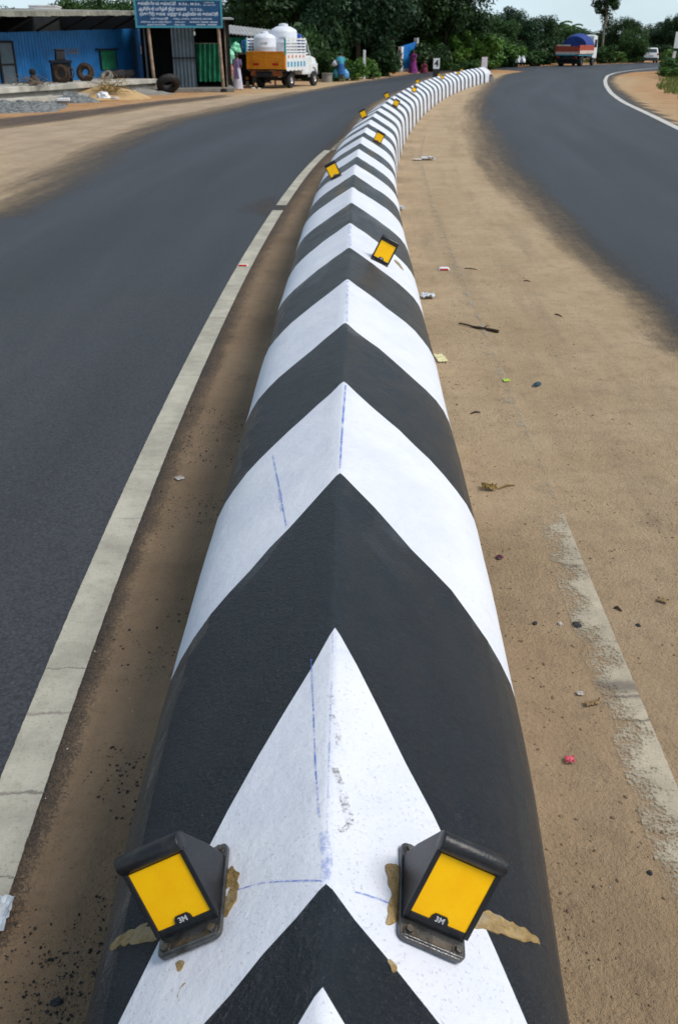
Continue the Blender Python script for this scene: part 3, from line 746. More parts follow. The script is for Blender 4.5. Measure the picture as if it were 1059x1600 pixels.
lay_ribbon('scuff_mark', [(523,1200),(530,1220),(538,1250),(548,1290)], 0.016, M['scuff'], jitter=0.8)
lay_ribbon('scuff_mark', [(517,1085),(519,1105)], 0.012, M['scuff'], jitter=0.8)
lay_ribbon('scuff_mark', [(518,1115),(527,1135),(530,1165)], 0.012, M['scuff'], jitter=0.8)
lay_ribbon('scuff_mark', [(550,1270),(548,1285),(538,1297),(520,1302)], 0.008, M['scuff'], jitter=0.8)

def blob(name, outline, mat, th=0.0026, lift=0.0):
    w3 = [on_barrier(a, b) for a, b in outline]
    for _ in range(2):
        w3 = [q for a, b in zip(w3, w3[1:] + w3[:1]) for q in (a.lerp(b, 0.25), a.lerp(b, 0.75))]
    # densify
    pts = []
    for a, b in zip(w3, w3[1:] + w3[:1]):
        for k in range(2):
            p = a.lerp(b, k / 2); pts.append(Vector((p.x + 0.007 * mnoise.noise(p * 55), p.y + 0.007 * mnoise.noise(p * 60 + Vector((5, 5, 5))), 0)))
    c = sum(pts, Vector()) / len(pts); n = len(pts)
    vs = []; fs = []
    rings = [1.0, 0.93, 0.7, 0.4]
    for ri, f in enumerate(rings):
        for p in pts:
            q_ = c.lerp(p, f); x0 = q_.x - float(cx_of(q_.y)); sy = s_of_y(q_.y)
            base = surf_z(q_.x, q_.y) + 0.006 * mnoise.noise(Vector((x0 * 4, sy * 2.5, 1.0))) + 0.004 * mnoise.noise(Vector((x0 * 11, sy * 8, 4.0)))
            vs.append((q_.x, q_.y, base + lift + (-0.002 if ri == 0 else th * (0.7 + 0.6 * mnoise.noise(q_ * 45)))))
    for ri in range(len(rings) - 1):
        for k in range(n): fs.append((ri * n + k, ri * n + (k + 1) % n, (ri + 1) * n + (k + 1) % n, (ri + 1) * n + k))
    fs.append(tuple((len(rings) - 1) * n + k for k in range(n)))
    mb = MB(); mb.add(vs, fs)
    return mb.build(name, mat, bar, smooth=True)

blob('glue_smear', [(358,1352),(372,1356),(374,1385),(366,1415),(350,1440),(342,1420),(350,1385)], M['glue'])
blob('glue_smear', [(172,1476),(215,1450),(245,1440),(262,1458),(246,1472),(200,1480),(176,1486)], M['glue'])
blob('glue_smear', [(265,1508),(290,1498),(287,1516),(270,1521)], M['glue'], 0.003)
blob('glue_smear', [(284,1536),(291,1534),(285,1552),(276,1560)], M['glue'], 0.002)
blob('glue_smear', [(598,1354),(622,1344),(630,1375),(628,1420),(618,1446),(598,1444),(612,1415),(608,1375)], M['glue'])
blob('glue_smear', [(732,1440),(758,1416),(800,1440),(850,1470),(838,1474),(790,1462),(740,1452)], M['glue'], 0.0045)
blob('glue_smear', [(602,1504),(612,1498),(622,1518),(614,1524)], M['glue'], 0.003)
blob('glue_smear', [(612,404),(622,408),(632,424),(626,420)], M['glue'], 0.004)

# ------------------------------------------------------------------ text helper
def text_mesh(txt, size, extrude=0.0, align='CENTER', width=None, bold=0.0):
    cu = bpy.data.curves.new('t', 'FONT'); cu.body = txt; cu.size = size; cu.extrude = extrude; cu.align_x = align; cu.align_y = 'CENTER'
    cu.offset = bold; cu.resolution_u = 3
    o = bpy.data.objects.new('t', cu); C.objects.link(o)
    bpy.context.view_layer.update()
    me = bpy.data.meshes.new_from_object(o.evaluated_get(bpy.context.evaluated_depsgraph_get()))
    bpy.data.objects.remove(o)
    me.materials.clear()
    if width and len(me.vertices):
        co = np.zeros(len(me.vertices) * 3); me.vertices.foreach_get('co', co); co = co.reshape(-1, 3)
        w = co[:, 0].max() - co[:, 0].min(); co[:, 0] *= width / w
        me.vertices.foreach_set('co', co.ravel())
    return me

# ------------------------------------------------------------------ the reflective markers bolted to the barrier
def make_marker():
    t = thing('median_marker', 'x', 'reflector', group='yellow reflectors along the median')
    # plate with rounded corners
    def rrect(x0, x1, y0, y1, r, z):
        pts = []
        for cx_, cy_, a0 in ((x1 - r, y0 + r, -90), (x1 - r, y1 - r, 0), (x0 + r, y1 - r, 90), (x0 + r, y0 + r, 180)):
            for k in range(5):
                a = R(a0 + 22.5 * k); pts.append((cx_ + r * math.cos(a), cy_ + r * math.sin(a), z))
        return pts
    mb = MB(); mb.prism(rrect(-0.064, 0.064, -0.040, 0.170, 0.014, -0.004), (0, 0, 0.010))
    mb.tube([(-0.058, -0.034, 0.006), (0.058, -0.034, 0.006)], 0.0035, 8)
    pl = mb.build('base_plate', M['plate'], t, bevel=0.002)
    for x, y in ((-0.048, -0.024), (0.048, -0.024), (-0.048, 0.155), (0.048, 0.155)):
        b = MB(); a0 = rng.random()
        b.lathe([(0.011, 0.006), (0.011, 0.008), (0.0075, 0.008)], (x, y, 0), 14)
        b.prism([(x + 0.0075 * math.cos(a0 + R(60 * k)), y + 0.0075 * math.sin(a0 + R(60 * k)), 0.0075) for k in range(6)], (0, 0, 0.007))
        b.build('bolt', M['bolt'], pl, bevel=0.0008)
    # housing: leaning wedge with a rounded hood
    al = R(20); u = Vector((0, math.sin(al), math.cos(al))); nrm = Vector((0, -math.cos(al), math.sin(al)))
    L = 0.136; b0 = Vector((0, 0.0, 0.014))
    top = b0 + u * L
    prof = [Vector((0, -0.004, 0.004)), b0, top]
    hc = top + Vector((0, 0.016, -0.004)); hr = 0.019
    for k in range(9):
        a = R(150 - 18 * k); prof.append(hc + Vector((0, hr * math.cos(a) , hr * math.sin(a))))
    prof += [Vector((0, 0.120, 0.060)), Vector((0, 0.140, 0.004))]
    mb = MB()
    w = 0.060
    mb.prism([(-w, p.y, p.z) for p in prof], (2 * w, 0, 0))
    hs = mb.build('housing', M['plastic'], t, bevel=0.0025)
    # hood lip
    mb = MB(); lp = top + nrm * 0.002 + u * 0.008
    mb.tube([(-0.0635, lp.y + 0.004, lp.z), (0.0635, lp.y + 0.004, lp.z)], 0.0175, 20)
    ho = mb.build('hood', M['plastic'], t, smooth=True, bevel=0.002)
    # rim round the sheet
    mb = MB(); rot = Matrix(((1, 0, 0), (0, u.y, nrm.y), (0, u.z, nrm.z))).to_3x3()
    rot = Matrix((Vector((1, 0, 0)), u, nrm)).transposed()
    def fbox(x, yv, sx, sy, h, z0=0.0):
        c = b0 + u * yv + nrm * (z0 + h / 2) + Vector((x, 0, 0)); return c, (sx, sy, h)
    for x in (-0.0585, 0.0585):
        c, s_ = fbox(x, L / 2, 0.010, L, 0.008, -0.002); mb.box(c, s_, rot)
    c, s_ = fbox(0, 0.005, 0.1068, 0.012, 0.0075, -0.002); mb.box(c, s_, rot)
    mb.build('rim', M['plastic'], t, bevel=0.0015)
    mb = MB(); c, s_ = fbox(0, 0.011 + 0.0575, 0.1066, 0.115, 0.004, -0.001); mb.box(c, s_, rot)
    mb.build('reflective_panel', M['yellow'], t)
    mb = MB()
    pts = [b0 + u * yv + nrm * 0.0031 + Vector((x, 0, 0)) for x, yv in ((-0.018, 0.009), (0.018, 0.009), (0.016, 0.019), (0.011, 0.0245), (-0.011, 0.0245), (-0.016, 0.019))]
    mb.prism(pts, nrm * 0.0026)
    bd = mb.build('badge', M['plastic'], t)
    me = text_mesh('3M', 0.0140, 0.0004, bold=0.0002); me.materials.append(M['badge'])
    o = bpy.data.objects.new('lettering', me); C.objects.link(o); o.parent = bd
    o.matrix_local = Matrix.Translation(b0 + u * 0.0155 + nrm * 0.0061) @ rot.to_4x4()
    return t

def seat(o, s, x, yaw=0.0, scale=1.0):
    c, d, r = frame(s)
    h = 0.07
    zc, zl, zr = (float(np.interp(abs(x + k), PX, PZ)) for k in (0, -h, h))
    xa = Vector((r[0], r[1], 0)) * (2 * h) + Vector((0, 0, zr - zl)); xa.normalize()
    ya = Vector((d[0], d[1], 0)); za = xa.cross(ya).normalized(); ya = za.cross(xa)
    m = Matrix((xa, ya, za)).transposed().to_4x4()
    pos = Vector((c[0] + r[0] * x, c[1] + r[1] * x, zc)) + za * 0.003
    o.matrix_world = Matrix.Translation(pos) @ m @ Matrix.Rotation(yaw, 4, 'Z') @ Matrix.Scale(scale, 4)

proto = make_marker()
def find_s(px, x):
    """run along the barrier at which a marker sitting x metres off the ridge shows at that column and row"""
    best = None
    for s in np.arange(0.4, S_END, 0.02):
        c, d, r = frame(s); z = float(np.interp(abs(x), PX, PZ)) + 0.09
        p = Vector((c[0] + r[0] * x, c[1] + r[1] * x, z)) - Vector((0, 0, H))
        fw = p.y * cp - p.z * sp; up = p.y * sp + p.z * cp
        e = abs(CX + F * p.x / fw - px[0]) * 0.3 + abs(CY - F * up / fw - px[1])
        if best is None or e < best[0]: best = (e, s)
    return best[1]
near_R = on_barrier(676, 1449); near_L = on_barrier(290, 1461)
spots = [
    (s_of_y(near_L.y) - 0.006, near_L.x - float(cx_of(near_L.y)) + 0.014, 'large yellow reflector nearest the viewer on the shaded slope, above the brown glue streak'),
    (s_of_y(near_R.y) - 0.012, near_R.x - float(cx_of(near_R.y)) - 0.006, 'large yellow reflector nearest the viewer on the sunlit slope, with glossy glue trail beside it'),
    (find_s((605, 390), 0.20), 0.20, 'yellow reflector alone on the third white chevron, right of the ridge'),
    (find_s((522, 264), -0.20), -0.20, 'yellow reflector on the left slope, beside where the left edge line has its gap'),
    (find_s((582, 213), 0.20), 0.20, 'yellow reflector on the right slope just where the median starts to curve'),
    (find_s((564.5, 177), -0.20), -0.20, 'yellow reflector standing out against the dark left carriageway at the start of the curve'),
    (find_s((609, 160), 0.20), 0.20, 'lower one of the close pair of yellow reflectors halfway round the curve'),
    (find_s((605, 148.5), -0.20), -0.20, 'upper one of the close pair of yellow reflectors halfway round the curve'),
    (find_s((649, 139), 0.20), 0.20, 'small yellow reflector on the near slope shortly before the numbered post'),
    (find_s((657, 126.5), -0.20), -0.20, 'small yellow reflector on the far slope shortly before the numbered post'),
    (find_s((690, 120), 0.20), 0.20, 'tiny yellow reflector directly below and beyond the numbered post, near slope'),
    (find_s((687, 114.6), -0.20), -0.20, 'tiny yellow reflector beside the numbered post, far slope'),
    (find_s((714, 111.6), 0.20), 0.20, 'tiny yellow reflector near the far end of the median, near slope'),
    (find_s((722, 108.5), -0.20), -0.20, 'tiny yellow reflector farthest of all, close to the pale end post'),
]
for i, (s, x, lab) in enumerate(spots):
    o = proto if i == 0 else copy_tree(proto)
    o['label'] = lab
    seat(o, s, x, R(4) if x < 0 else R(-4), 0.93 if i < 2 else 1.0)

# ------------------------------------------------------------------ small things lying on the ground
def put(o, px, py, z=0.0, rz=0.0):
    g_ = G(px, py); o.location = (g_.x, g_.y, z); o.rotation_euler = (0, 0, rz); return o

def road_stud(px, py, label, whitebody):
    t = thing('road_stud', label, 'road stud', group='road studs beside the median')
    put(t, px, py, 0.008, R(-2))
    mb = MB(); mb.box((0, 0, 0.009), (0.115, 0.10, 0.018), taper=0.72)
    mb.build('body', M['whitewash'] if whitebody else M['cream'], t, bevel=0.003)
    mb = MB(); rot = Matrix.Rotation(R(-50), 3, 'X')
    mb.box((0, -0.0455, 0.009), (0.082, 0.003, 0.015), Matrix.Rotation(R(-38), 3, 'X')); mb.build('lens', M['lampred'], t)
road_stud(380, 416, 'red lens road stud set on the cream edge line of the left carriageway', False)
road_stud(693, 422, 'white road stud with red lens half buried in sand', True)

def lump(name, label, cat, px, py, size, mat, seed, squash=0.5, group=None, rough=0.35):
    bm = bmesh.new(); bmesh.ops.create_icosphere(bm, subdivisions=3, radius=1)
    for v in bm.verts:
        k = 1 + rough * mnoise.noise(v.co * 1.6 + Vector((seed, 0, 0))) + rough * 0.5 * mnoise.noise(v.co * 4 + Vector((0, seed, 0)))
        v.co = Vector((v.co.x * size[0] * k, v.co.y * size[1] * k, max(-0.25, v.co.z * k) * size[2]))
        v.co.z += size[2] * 0.25
    me = bpy.data.meshes.new(name); bm.to_mesh(me); bm.free(); me.materials.append(mat)
    o = bpy.data.objects.new(name, me); C.objects.link(o)
    put(o, px, py, 0.004, seed); tag(o, label, cat, group)
    return o

def crumple(name, label, cat, px, py, w, d, mat, seed, hh=0.02, rz=0.0, n=9):
    """a crumpled flat scrap with thickness"""
    mb = MB(); vs = []; fs = []
    for j in range(n):
        for i in range(n):
            u, v_ = i / (n - 1) - 0.5, j / (n - 1) - 0.5
            e = 1 + 0.35 * mnoise.noise(Vector((u * 4 + seed, v_ * 4, 0)))
            z = hh * (0.35 + 0.65 * abs(mnoise.noise(Vector((u * 5, v_ * 5, seed * 3.1))) * 2))
            vs.append((u * w * e * 0.82, v_ * d * e * 0.82, z * 0.85 + 0.003))
    for j in range(n - 1):
        for i in range(n - 1): a = j * n + i; fs.append((a, a + 1, a + n + 1, a + n))
    mb.add(vs, fs); o = mb.build(name, mat, None, smooth=False)
    m = o.modifiers.new('th', 'SOLIDIFY'); m.thickness = 0.0015; m.offset = 1
    put(o, px, py, 0.004, rz); tag(o, label, cat); return o

# stick
t = thing('dead_stick', 'dark dead stick lying across the sandy strip right of the median', 'stick'); a, b = G(716, 508), G(778, 521)
t.location = a
mb = MB(); d = b - a; pts = []; rad = []
for k in range(9):
    f = k / 8; pts.append(Vector((d.x * f, d.y * f, 0.016 + 0.012 * mnoise.noise(Vector((f * 4, 3, 1))))) + Vector((0, 0.018 * mnoise.noise(Vector((f * 3, 0, 0))), 0))); rad.append(0.006 + 0.007 * f + 0.003 * mnoise.noise(Vector((f * 9, 0, 5))))
mb.tube(pts, rad, 8); mb.build('stem', M['stick'], t, smooth=True)
mb = MB(); mb.tube([pts[5], pts[5] + Vector((0.03, 0.02, 0.012)), pts[5] + Vector((0.055, 0.05, 0.01))], [0.005, 0.004, 0.002], 6); mb.build('twig', M['stick'], t)

crumple('card_scrap', 'pale yellow card scrap leaning at the foot of the median', 'card', 688, 562, 0.085, 0.20, M['card'], 3, 0.012, R(8))
crumple('plastic_scrap', 'grey white plastic scrap at the foot of the median below the pale card', 'litter', 668, 466, 0.14, 0.16, M['litter'], 5, 0.04)
crumple('plastic_scrap', 'small grey plastic scrap beside the median near the single reflector', 'litter', 625, 329, 0.12, 0.2, M['litter'], 8, 0.06)
crumple('litter_heap', 'flattened pale litter lying on the sand where the median starts to bend', 'litter', 668, 250, 0.28, 0.35, M['litter'], 9, 0.07)
crumple('litter_scrap', 'thin pale strip of litter left of the flattened litter', 'litter', 652, 251, 0.2, 0.18, M['lightchip'], 11, 0.03)
crumple('plastic_bag', 'crumpled translucent white plastic bag where the left edge line ends', 'bag', -6, 1438, 0.10, 0.12, M['litter'], 13, 0.035)
crumple('foil_wrapper', 'crumpled pink foil wrapper on brown sand', 'wrapper', 889, 1192, 0.036, 0.034, M['pinklitter'], 15, 0.016)
crumple('lime_wrapper', 'tiny lime green wrapper on the sand', 'wrapper', 791, 597, 0.05, 0.05, M['lime'], 17, 0.012)
crumple('purple_wrapper', 'dark purple wrapper near the foot of the white chevron', 'wrapper', 780, 874, 0.034, 0.034, M['purplelitter'], 19, 0.01, R(20))
crumple('fallen_leaf', 'curled dry brown leaf beside the worn edge line', 'leaf', 925, 1103, 0.062, 0.024, M['dryleaf'], 21, 0.018, R(12))
crumple('fallen_leaf', 'small pale leaf lying on brown soil left of the median', 'leaf', 281, 750, 0.05, 0.045, M['lightchip'], 23, 0.012, R(35))
crumple('paper_chip', 'small torn pale chip of paper on sand by the worn line', 'paper', 905, 1087, 0.028, 0.024, M['lightchip'], 25, 0.008)
crumple('dry_husk', 'dry orange brown husk lying on the dusty lane by the frame edge', 'husk', 1034, 942, 0.05, 0.03, M['dryleaf'], 26, 0.012, R(-30))
crumple('straw_tuft', 'dark dry straw tuft against the foot of the median', 'straw', 763, 766, 0.09, 0.06, M['brush'], 27, 0.03)
lump('stone', 'dark flat stone lying on the worn edge line', 'stone', 901, 979, (0.021, 0.016, 0.010), M['stone'], 2.2)
lump('stone', 'small dark chip left of the pale pebble and the flat stone', 'stone', 835, 976, (0.011, 0.009, 0.008), M['stone'], 4.2)
lump('pebble', 'pale pebble left of the dark flat stone', 'stone', 874, 977, (0.009, 0.010, 0.007), M['lightchip'], 3.2)
lump('stone', 'small black stone on the dusty lane near the frame edge', 'stone', 996, 979, (0.010, 0.008, 0.007), M['stone'], 5.1)
lump('stone', 'dark clod at the bottom of the left verge', 'clod', 90, 1568, (0.016, 0.010, 0.008), M['stone'], 6.4)
lump('plastic_piece', 'dark teal scrap beyond the lime green wrapper', 'litter', 838, 603, (0.045, 0.022, 0.016), M['teallitter'], 7.3)
lump('stone', 'black stone on the sand at the lower right verge', 'stone', 1014, 1366, (0.008, 0.007, 0.006), M['stone'], 8.1)
def twig(px, py, px2, py2, label, mat=None):
    a, b = G(px, py), G(px2, py2); mb = MB(); d = b - a
    mb.tube([Vector((0, 0, 0.008)), d * 0.5 + Vector((0, 0.01, 0.012)), d + Vector((0, 0, 0.008))], [0.004, 0.006, 0.003], 6)
    o = mb.build('dry_twig', mat or M['stick'], None, smooth=True); o.location = a; tag(o, label, 'twig')
twig(725, 420.5, 745, 422.5, 'thin twig beyond the half buried road stud')
twig(866, 492, 877, 496, 'short twig on the dusty right lane')
twig(817, 440, 828, 441, 'short dark twig far out on the sand near the lane')
twig(958, 952, 970, 957, 'short dark twig on the dusty lane beside the worn line')
twig(735, 648, 750, 646, 'reddish thin twig near the foot of the median', M['rust'])
twig(778, 766, 803, 760, 'dry straw stalk beside the dark straw tuft', M['brush'])

# loose chippings: too many to count
def pebbles(name, pts, mat, smin, smax):
    bm = bmesh.new(); bmesh.ops.create_icosphere(bm, subdivisions=1, radius=1)
    base = np.array([v.co[:] for v in bm.verts]); fc = np.array([[v.index for v in f.verts] for f in bm.faces]); bm.free()
    n = len(pts); s = smin + (smax - smin) * nrng.random(n) ** 3
    sc3 = s[:, None] * (0.6 + 0.8 * nrng.random((n, 3))); sc3[:, 2] *= 0.6
    a = nrng.random(n) * 6.28; ca, sa = np.cos(a), np.sin(a)
    jit = 1 + 0.35 * (nrng.random((n, len(base))) - 0.5)
    v = base[None] * sc3[:, None, :] * jit[:, :, None]
    x = v[..., 0] * ca[:, None] - v[..., 1] * sa[:, None]; y = v[..., 0] * sa[:, None] + v[..., 1] * ca[:, None]
    v = np.stack([x + pts[:, 0, None], y + pts[:, 1, None], v[..., 2] + s[:, None] * 0.25 + 0.004], -1).reshape(-1, 3)
    f = (fc[None] + (np.arange(n) * len(base))[:, None, None]).reshape(-1, 3)
    me = bpy.data.meshes.new(name); me.from_pydata(v.tolist(), [], f.tolist()); me.materials.append(mat)
    o = bpy.data.objects.new(name, me); C.objects.link(o); return tag(o, kind='stuff')
def strip_pts(n, y0, y1, l0, l1, clump=0.5):
    y = y0 + (y1 - y0) * nrng.random(n * 3) ** 1.5; l = l0 + (l1 - l0) * nrng.random(n * 3)
    x = cx_of(y) + l
    k = np.array([mnoise.noise(Vector((a * 3.2, b * 3.2, 0.3))) for a, b in zip(x, y)]) * 0.5 + 0.5 + 0.25 * nrng.random(n * 3)
    o = np.argsort(-k); i = o[:n] if clump else np.arange(n)
    return np.stack([x[i], y[i]], -1)
tag(pebbles('loose_chippings', np.concatenate([strip_pts(1700, 0.9, 5.5, -0.98, -0.52), strip_pts(900, 0.7, 2.2, -1.0, -0.55)]), M['pebble'], 0.0012, 0.0052), 'dark loose asphalt chippings strewn over the brown verge left of the median', 'chippings')
tag(pebbles('soil_crumbs', np.concatenate([strip_pts(1300, 1.0, 12, 0.50, 0.74, 0), strip_pts(500, 1.0, 7, 0.5, 1.2, 0), strip_pts(2200, 1.0, 9, 0.5, 1.7), strip_pts(500, 1.0, 9, -0.95, -0.5)]), M['clod'], 0.0012, 0.0058), 'brown soil crumbs scattered over the sandy strip', 'soil crumbs')
tag(pebbles('pale_chips', np.concatenate([strip_pts(70, 0.8, 6, -0.98, -0.5, 0), strip_pts(110, 1.0, 8, 0.5, 1.9, 0)]), M['lightchip'], 0.0012, 0.0038), 'tiny pale stone chips scattered on both verges', 'chips')



# ------------------------------------------------------------------ trees and plants
def leaves_mesh(name, centres, radii, per, lsize, mat, seed, flat=0.85, droop=0.0):
    r = np.random.default_rng(seed)
    cen = np.repeat(np.asarray(centres), per, axis=0); rad = np.repeat(np.asarray(radii), per, axis=0)
    n = len(cen)
    d = r.normal(size=(n, 3)); d /= np.linalg.norm(d, axis=1)[:, None]
    rr = r.random(n) ** 0.45
    p = cen + d * rr[:, None] * rad[:, None] * np.array([1, 1, flat]); p[:, 2] -= droop * r.random(n) * rad
    a = r.normal(size=(n, 3)); a /= np.linalg.norm(a, axis=1)[:, None]
    nn = d * 0.6 + r.normal(size=(n, 3)) * 0.6 + np.array([0, 0, 0.5])
    nn /= np.linalg.norm(nn, axis=1)[:, None]
    u = np.cross(nn, a); u /= np.linalg.norm(u, axis=1)[:, None]; w = np.cross(nn, u)
    s = lsize * (0.55 + 0.9 * r.random(n))
    L = s[:, None] * u; W = (s * 0.42)[:, None] * w
    bend = -(s * 0.18)[:, None] * nn
    v = np.stack([p - L, p + W * 0.9, p + L + bend, p - W * 0.9], 1).reshape(-1, 3)
    f = np.arange(n * 4).reshape(n, 4)
    me = bpy.data.meshes.new(name)
    me.vertices.add(n * 4); me.vertices.foreach_set('co', v.astype(np.float32).ravel())
    me.loops.add(n * 4); me.loops.foreach_set('vertex_index', f.ravel().astype(np.int32))
    me.polygons.add(n); me.polygons.foreach_set('loop_start', np.arange(0, n * 4, 4, dtype=np.int32))
    me.update(calc_edges=True); me.materials.append(mat)
    return me

def crown_clumps(seed, n, rx, ry_, rz_, zc, shell=0.55, crad=(0.9, 1.7)):
    r = random.Random(seed); cs = []; rs = []
    for i in range(n):
        while True:
            d = Vector((r.gauss(0, 1), r.gauss(0, 1), r.gauss(0, 1)))
            if d.length > 0.1: break
        d.normalize(); f = shell + (1 - shell) * r.random()
        f *= 1 + 0.28 * mnoise.noise(d * 1.7 + Vector((seed * 3.3, 0, 0)))
        cs.append((d.x * rx * f, d.y * ry_ * f, zc + d.z * rz_ * f)); rs.append(r.uniform(*crad))
    return cs, rs

def trunk_mb(seed, height, r0, spread, top):
    r = random.Random(seed); mb = MB()
    pts = []; rad = []
    for k in range(7):
        f = k / 6; pts.append((0.25 * r.uniform(-1, 1) * f, 0.25 * r.uniform(-1, 1) * f, height * f)); rad.append(r0 * (1 - 0.5 * f) * (1.35 if k == 0 else 1))
    mb.tube(pts, rad, 10)
    for i in range(7):
        a = i * 0.9 + r.random(); h0 = height * r.uniform(0.55, 1.0)
        b = Vector((0, 0, h0)); e = Vector((math.cos(a) * spread, math.sin(a) * spread, top * r.uniform(0.6, 1)))
        m_ = b.lerp(e, 0.5) + Vector((0, 0, 0.25 * spread))
        mb.tube([b, b.lerp(m_, 0.5) + Vector((0.1, 0, 0)), m_, e], [r0 * 0.42, r0 * 0.33, r0 * 0.24, r0 * 0.07], 7)
    return mb

KINDS = {}
def tree_kind(key, name, seed, rx, rz, zc, n, per, ls, mat, th, tr, crad, bark='bark', shell=0.5):
    cs, rs = crown_clumps(seed, n, rx, rx, rz, zc, shell, crad)
    KINDS[key] = dict(name=name, crown=leaves_mesh('crown', cs, rs, per, ls, M[mat], seed), trunk=trunk_mb(seed + 1, th, tr, rx * 0.7, zc + rz * 0.4), bark=M[bark], proto=None)

tree_kind('broad', 'broadleaf_tree', 3, 4.6, 3.6, 5.6, 64, 270, 0.185, 'leafdark', 3.0, 0.30, (0.9, 1.7))
tree_kind('broad_b', 'broadleaf_tree', 17, 4.0, 3.3, 4.8, 56, 270, 0.18, 'leafblue', 2.6, 0.26, (0.8, 1.6))
tree_kind('tall', 'tall_tree', 8, 3.0, 5.2, 7.2, 58, 270, 0.18, 'leafdark', 4.5, 0.24, (0.7, 1.4))
tree_kind('mid', 'leafy_tree', 12, 3.2, 2.8, 3.6, 50, 260, 0.165, 'leafmid', 1.8, 0.18, (0.7, 1.3))
tree_kind('slim', 'slender_tree', 23, 1.7, 2.6, 8.2, 28, 200, 0.17, 'leafdark', 7.0, 0.16, (0.5, 0.95), 'palebark', 0.35)

def tree(key, px, d, scale, rz, label, sz=None, cat='tree', gz=0.0):
    k = KINDS[key]; g_ = P(px, 100, d)
    if k['proto'] is None:
        t = thing(k['name'], label, cat)
        k['trunk'].build('trunk', k['bark'], t, smooth=True)
        o = bpy.data.objects.new('crown', k['crown']); C.objects.link(o); o.parent = t
        k['proto'] = t
    else:
        t = copy_tree(k['proto']); t['label'] = label
    t.location = (g_.x, d, gz); t.rotation_euler = (0, 0, rz); t.scale = (scale, scale, sz or scale)
    t['group'] = 'trees along the far roadside'
    return t

# behind the stalls: kind, column, distance, width scale, turn, row of the top, label
NAT = dict(broad=9.6, broad_b=8.7, tall=12.6, mid=6.8, slim=11.2)
for key, px, d, sc_, rz, top, lab in [
    ('broad_b', 5, 78, 0.50, 0.3, -2, 'dark tree rising behind the rooftop cabin at the far left edge'),
    ('mid', 108, 72, 0.75, 1.9, -8, 'tree with thin foliage behind the blue shed, right of the white building'),
    ('mid', 152, 78, 0.85, 3.0, -12, 'tree behind the middle of the blue shed roof'),
    ('mid', 200, 74, 0.75, 4.0, -4, 'tree behind the blue shed close to the signboard'),
    ('mid', 262, 80, 1.1, 5.0, -6, 'tree hidden behind the blue signboard'),
    ('broad', 350, 82, 0.62, 0.9, 6, 'tree right of the signboard above the tin roof'),
    ('broad_b', 392, 92, 0.8, 2.2, -30, 'tree with gaps of sky behind the water tanks of the pickup'),
    ('broad', 470, 76, 1.15, 2.6, -120, 'dark spreading tree just right of the white pickup'),
    ('tall', 520, 84, 1.1, 0.7, -130, 'tall dark tree behind the man carrying sacks'),
    ('broad_b', 560, 72, 1.0, 4.1, -90, 'dense dark tree behind the white roadside post'),
    ('broad', 612, 88, 1.2, 5.3, -110, 'big dark tree left of the blue gate'),
    ('tall', 662, 98, 1.15, 1.4, -100, 'tall dark tree right of the blue gate'),
    ('broad', 694, 90, 0.82, 3.3, -85, 'large spreading tree above the numbered post with hanging branches'),
    ('broad_b', 590, 104, 1.3, 0.4, -90, 'big dark tree farther back behind the blue gate'),
    ('mid', 738, 96, 0.95, 4.4, 40, 'mid green tree above the end of the median'),
    ('broad_b', 800, 108, 0.78, 1.2, 8, 'broad tree between the median end and the parked lorry, its top uneven'),
    ('broad', 838, 120, 0.60, 3.6, 18, 'dark tree left of the lorry with its crown over the lorry boards'),
    ('mid', 772, 102, 0.85, 0.3, 24, 'leafy tree standing behind the pale end post'),
    ('mid', 872, 134, 1.1, 2.0, 42, 'low tree directly behind the blue tarpaulin of the lorry'),
    ('mid', 908, 140, 1.1, 5.1, 43, 'low tree behind the cab of the lorry'),
    ('slim', 938, 128, 1.0, 0.2, -45, 'slender tree whose crown rises out of the picture right of the lorry'),
    ('broad', 962, 134, 0.62, 1.0, 20, 'dark rounded tree between the lorry and the white car'),
    ('mid', 986, 126, 0.62, 2.7, 40, 'mid green tree just left of the tall pole'),
    ('broad_b', 1030, 150, 0.95, 5.6, 32, 'dense dark tree behind the white car'),
    ('broad', 1046, 146, 0.42, 3.4, 15, 'narrow dark tree rising highest above the white car'),
    ('broad', 1085, 145, 0.8, 2.4, 26, 'dark tree at the far right edge beyond the white board'),
    ('mid', 1010, 178, 1.2, 1.5, 62, 'distant tree seen past the tall pole'),
    ('mid', 945, 168, 1.4, 0.9, 55, 'distant low tree between the slender tree and the pole'),
    ('mid', 700, 120, 1.6, 3.9, -10, 'tree deep in the shade behind the numbered post'),
    ('mid', 500, 104, 1.6, 3.9, -40, 'tree deep in the shade behind the bonnet of the pickup'),
    ('mid', 650, 118, 1.6, 1.1, -40, 'tree deep in the shade straight behind the purple clad woman'),
    ('mid', 432, 96, 1.3, 2.5, -20, 'tree deep in the shade behind the larger water tank')]:
    tree(key, px, d, sc_, rz, lab, (2 + (70 - top) * d / 1780) / NAT[key])

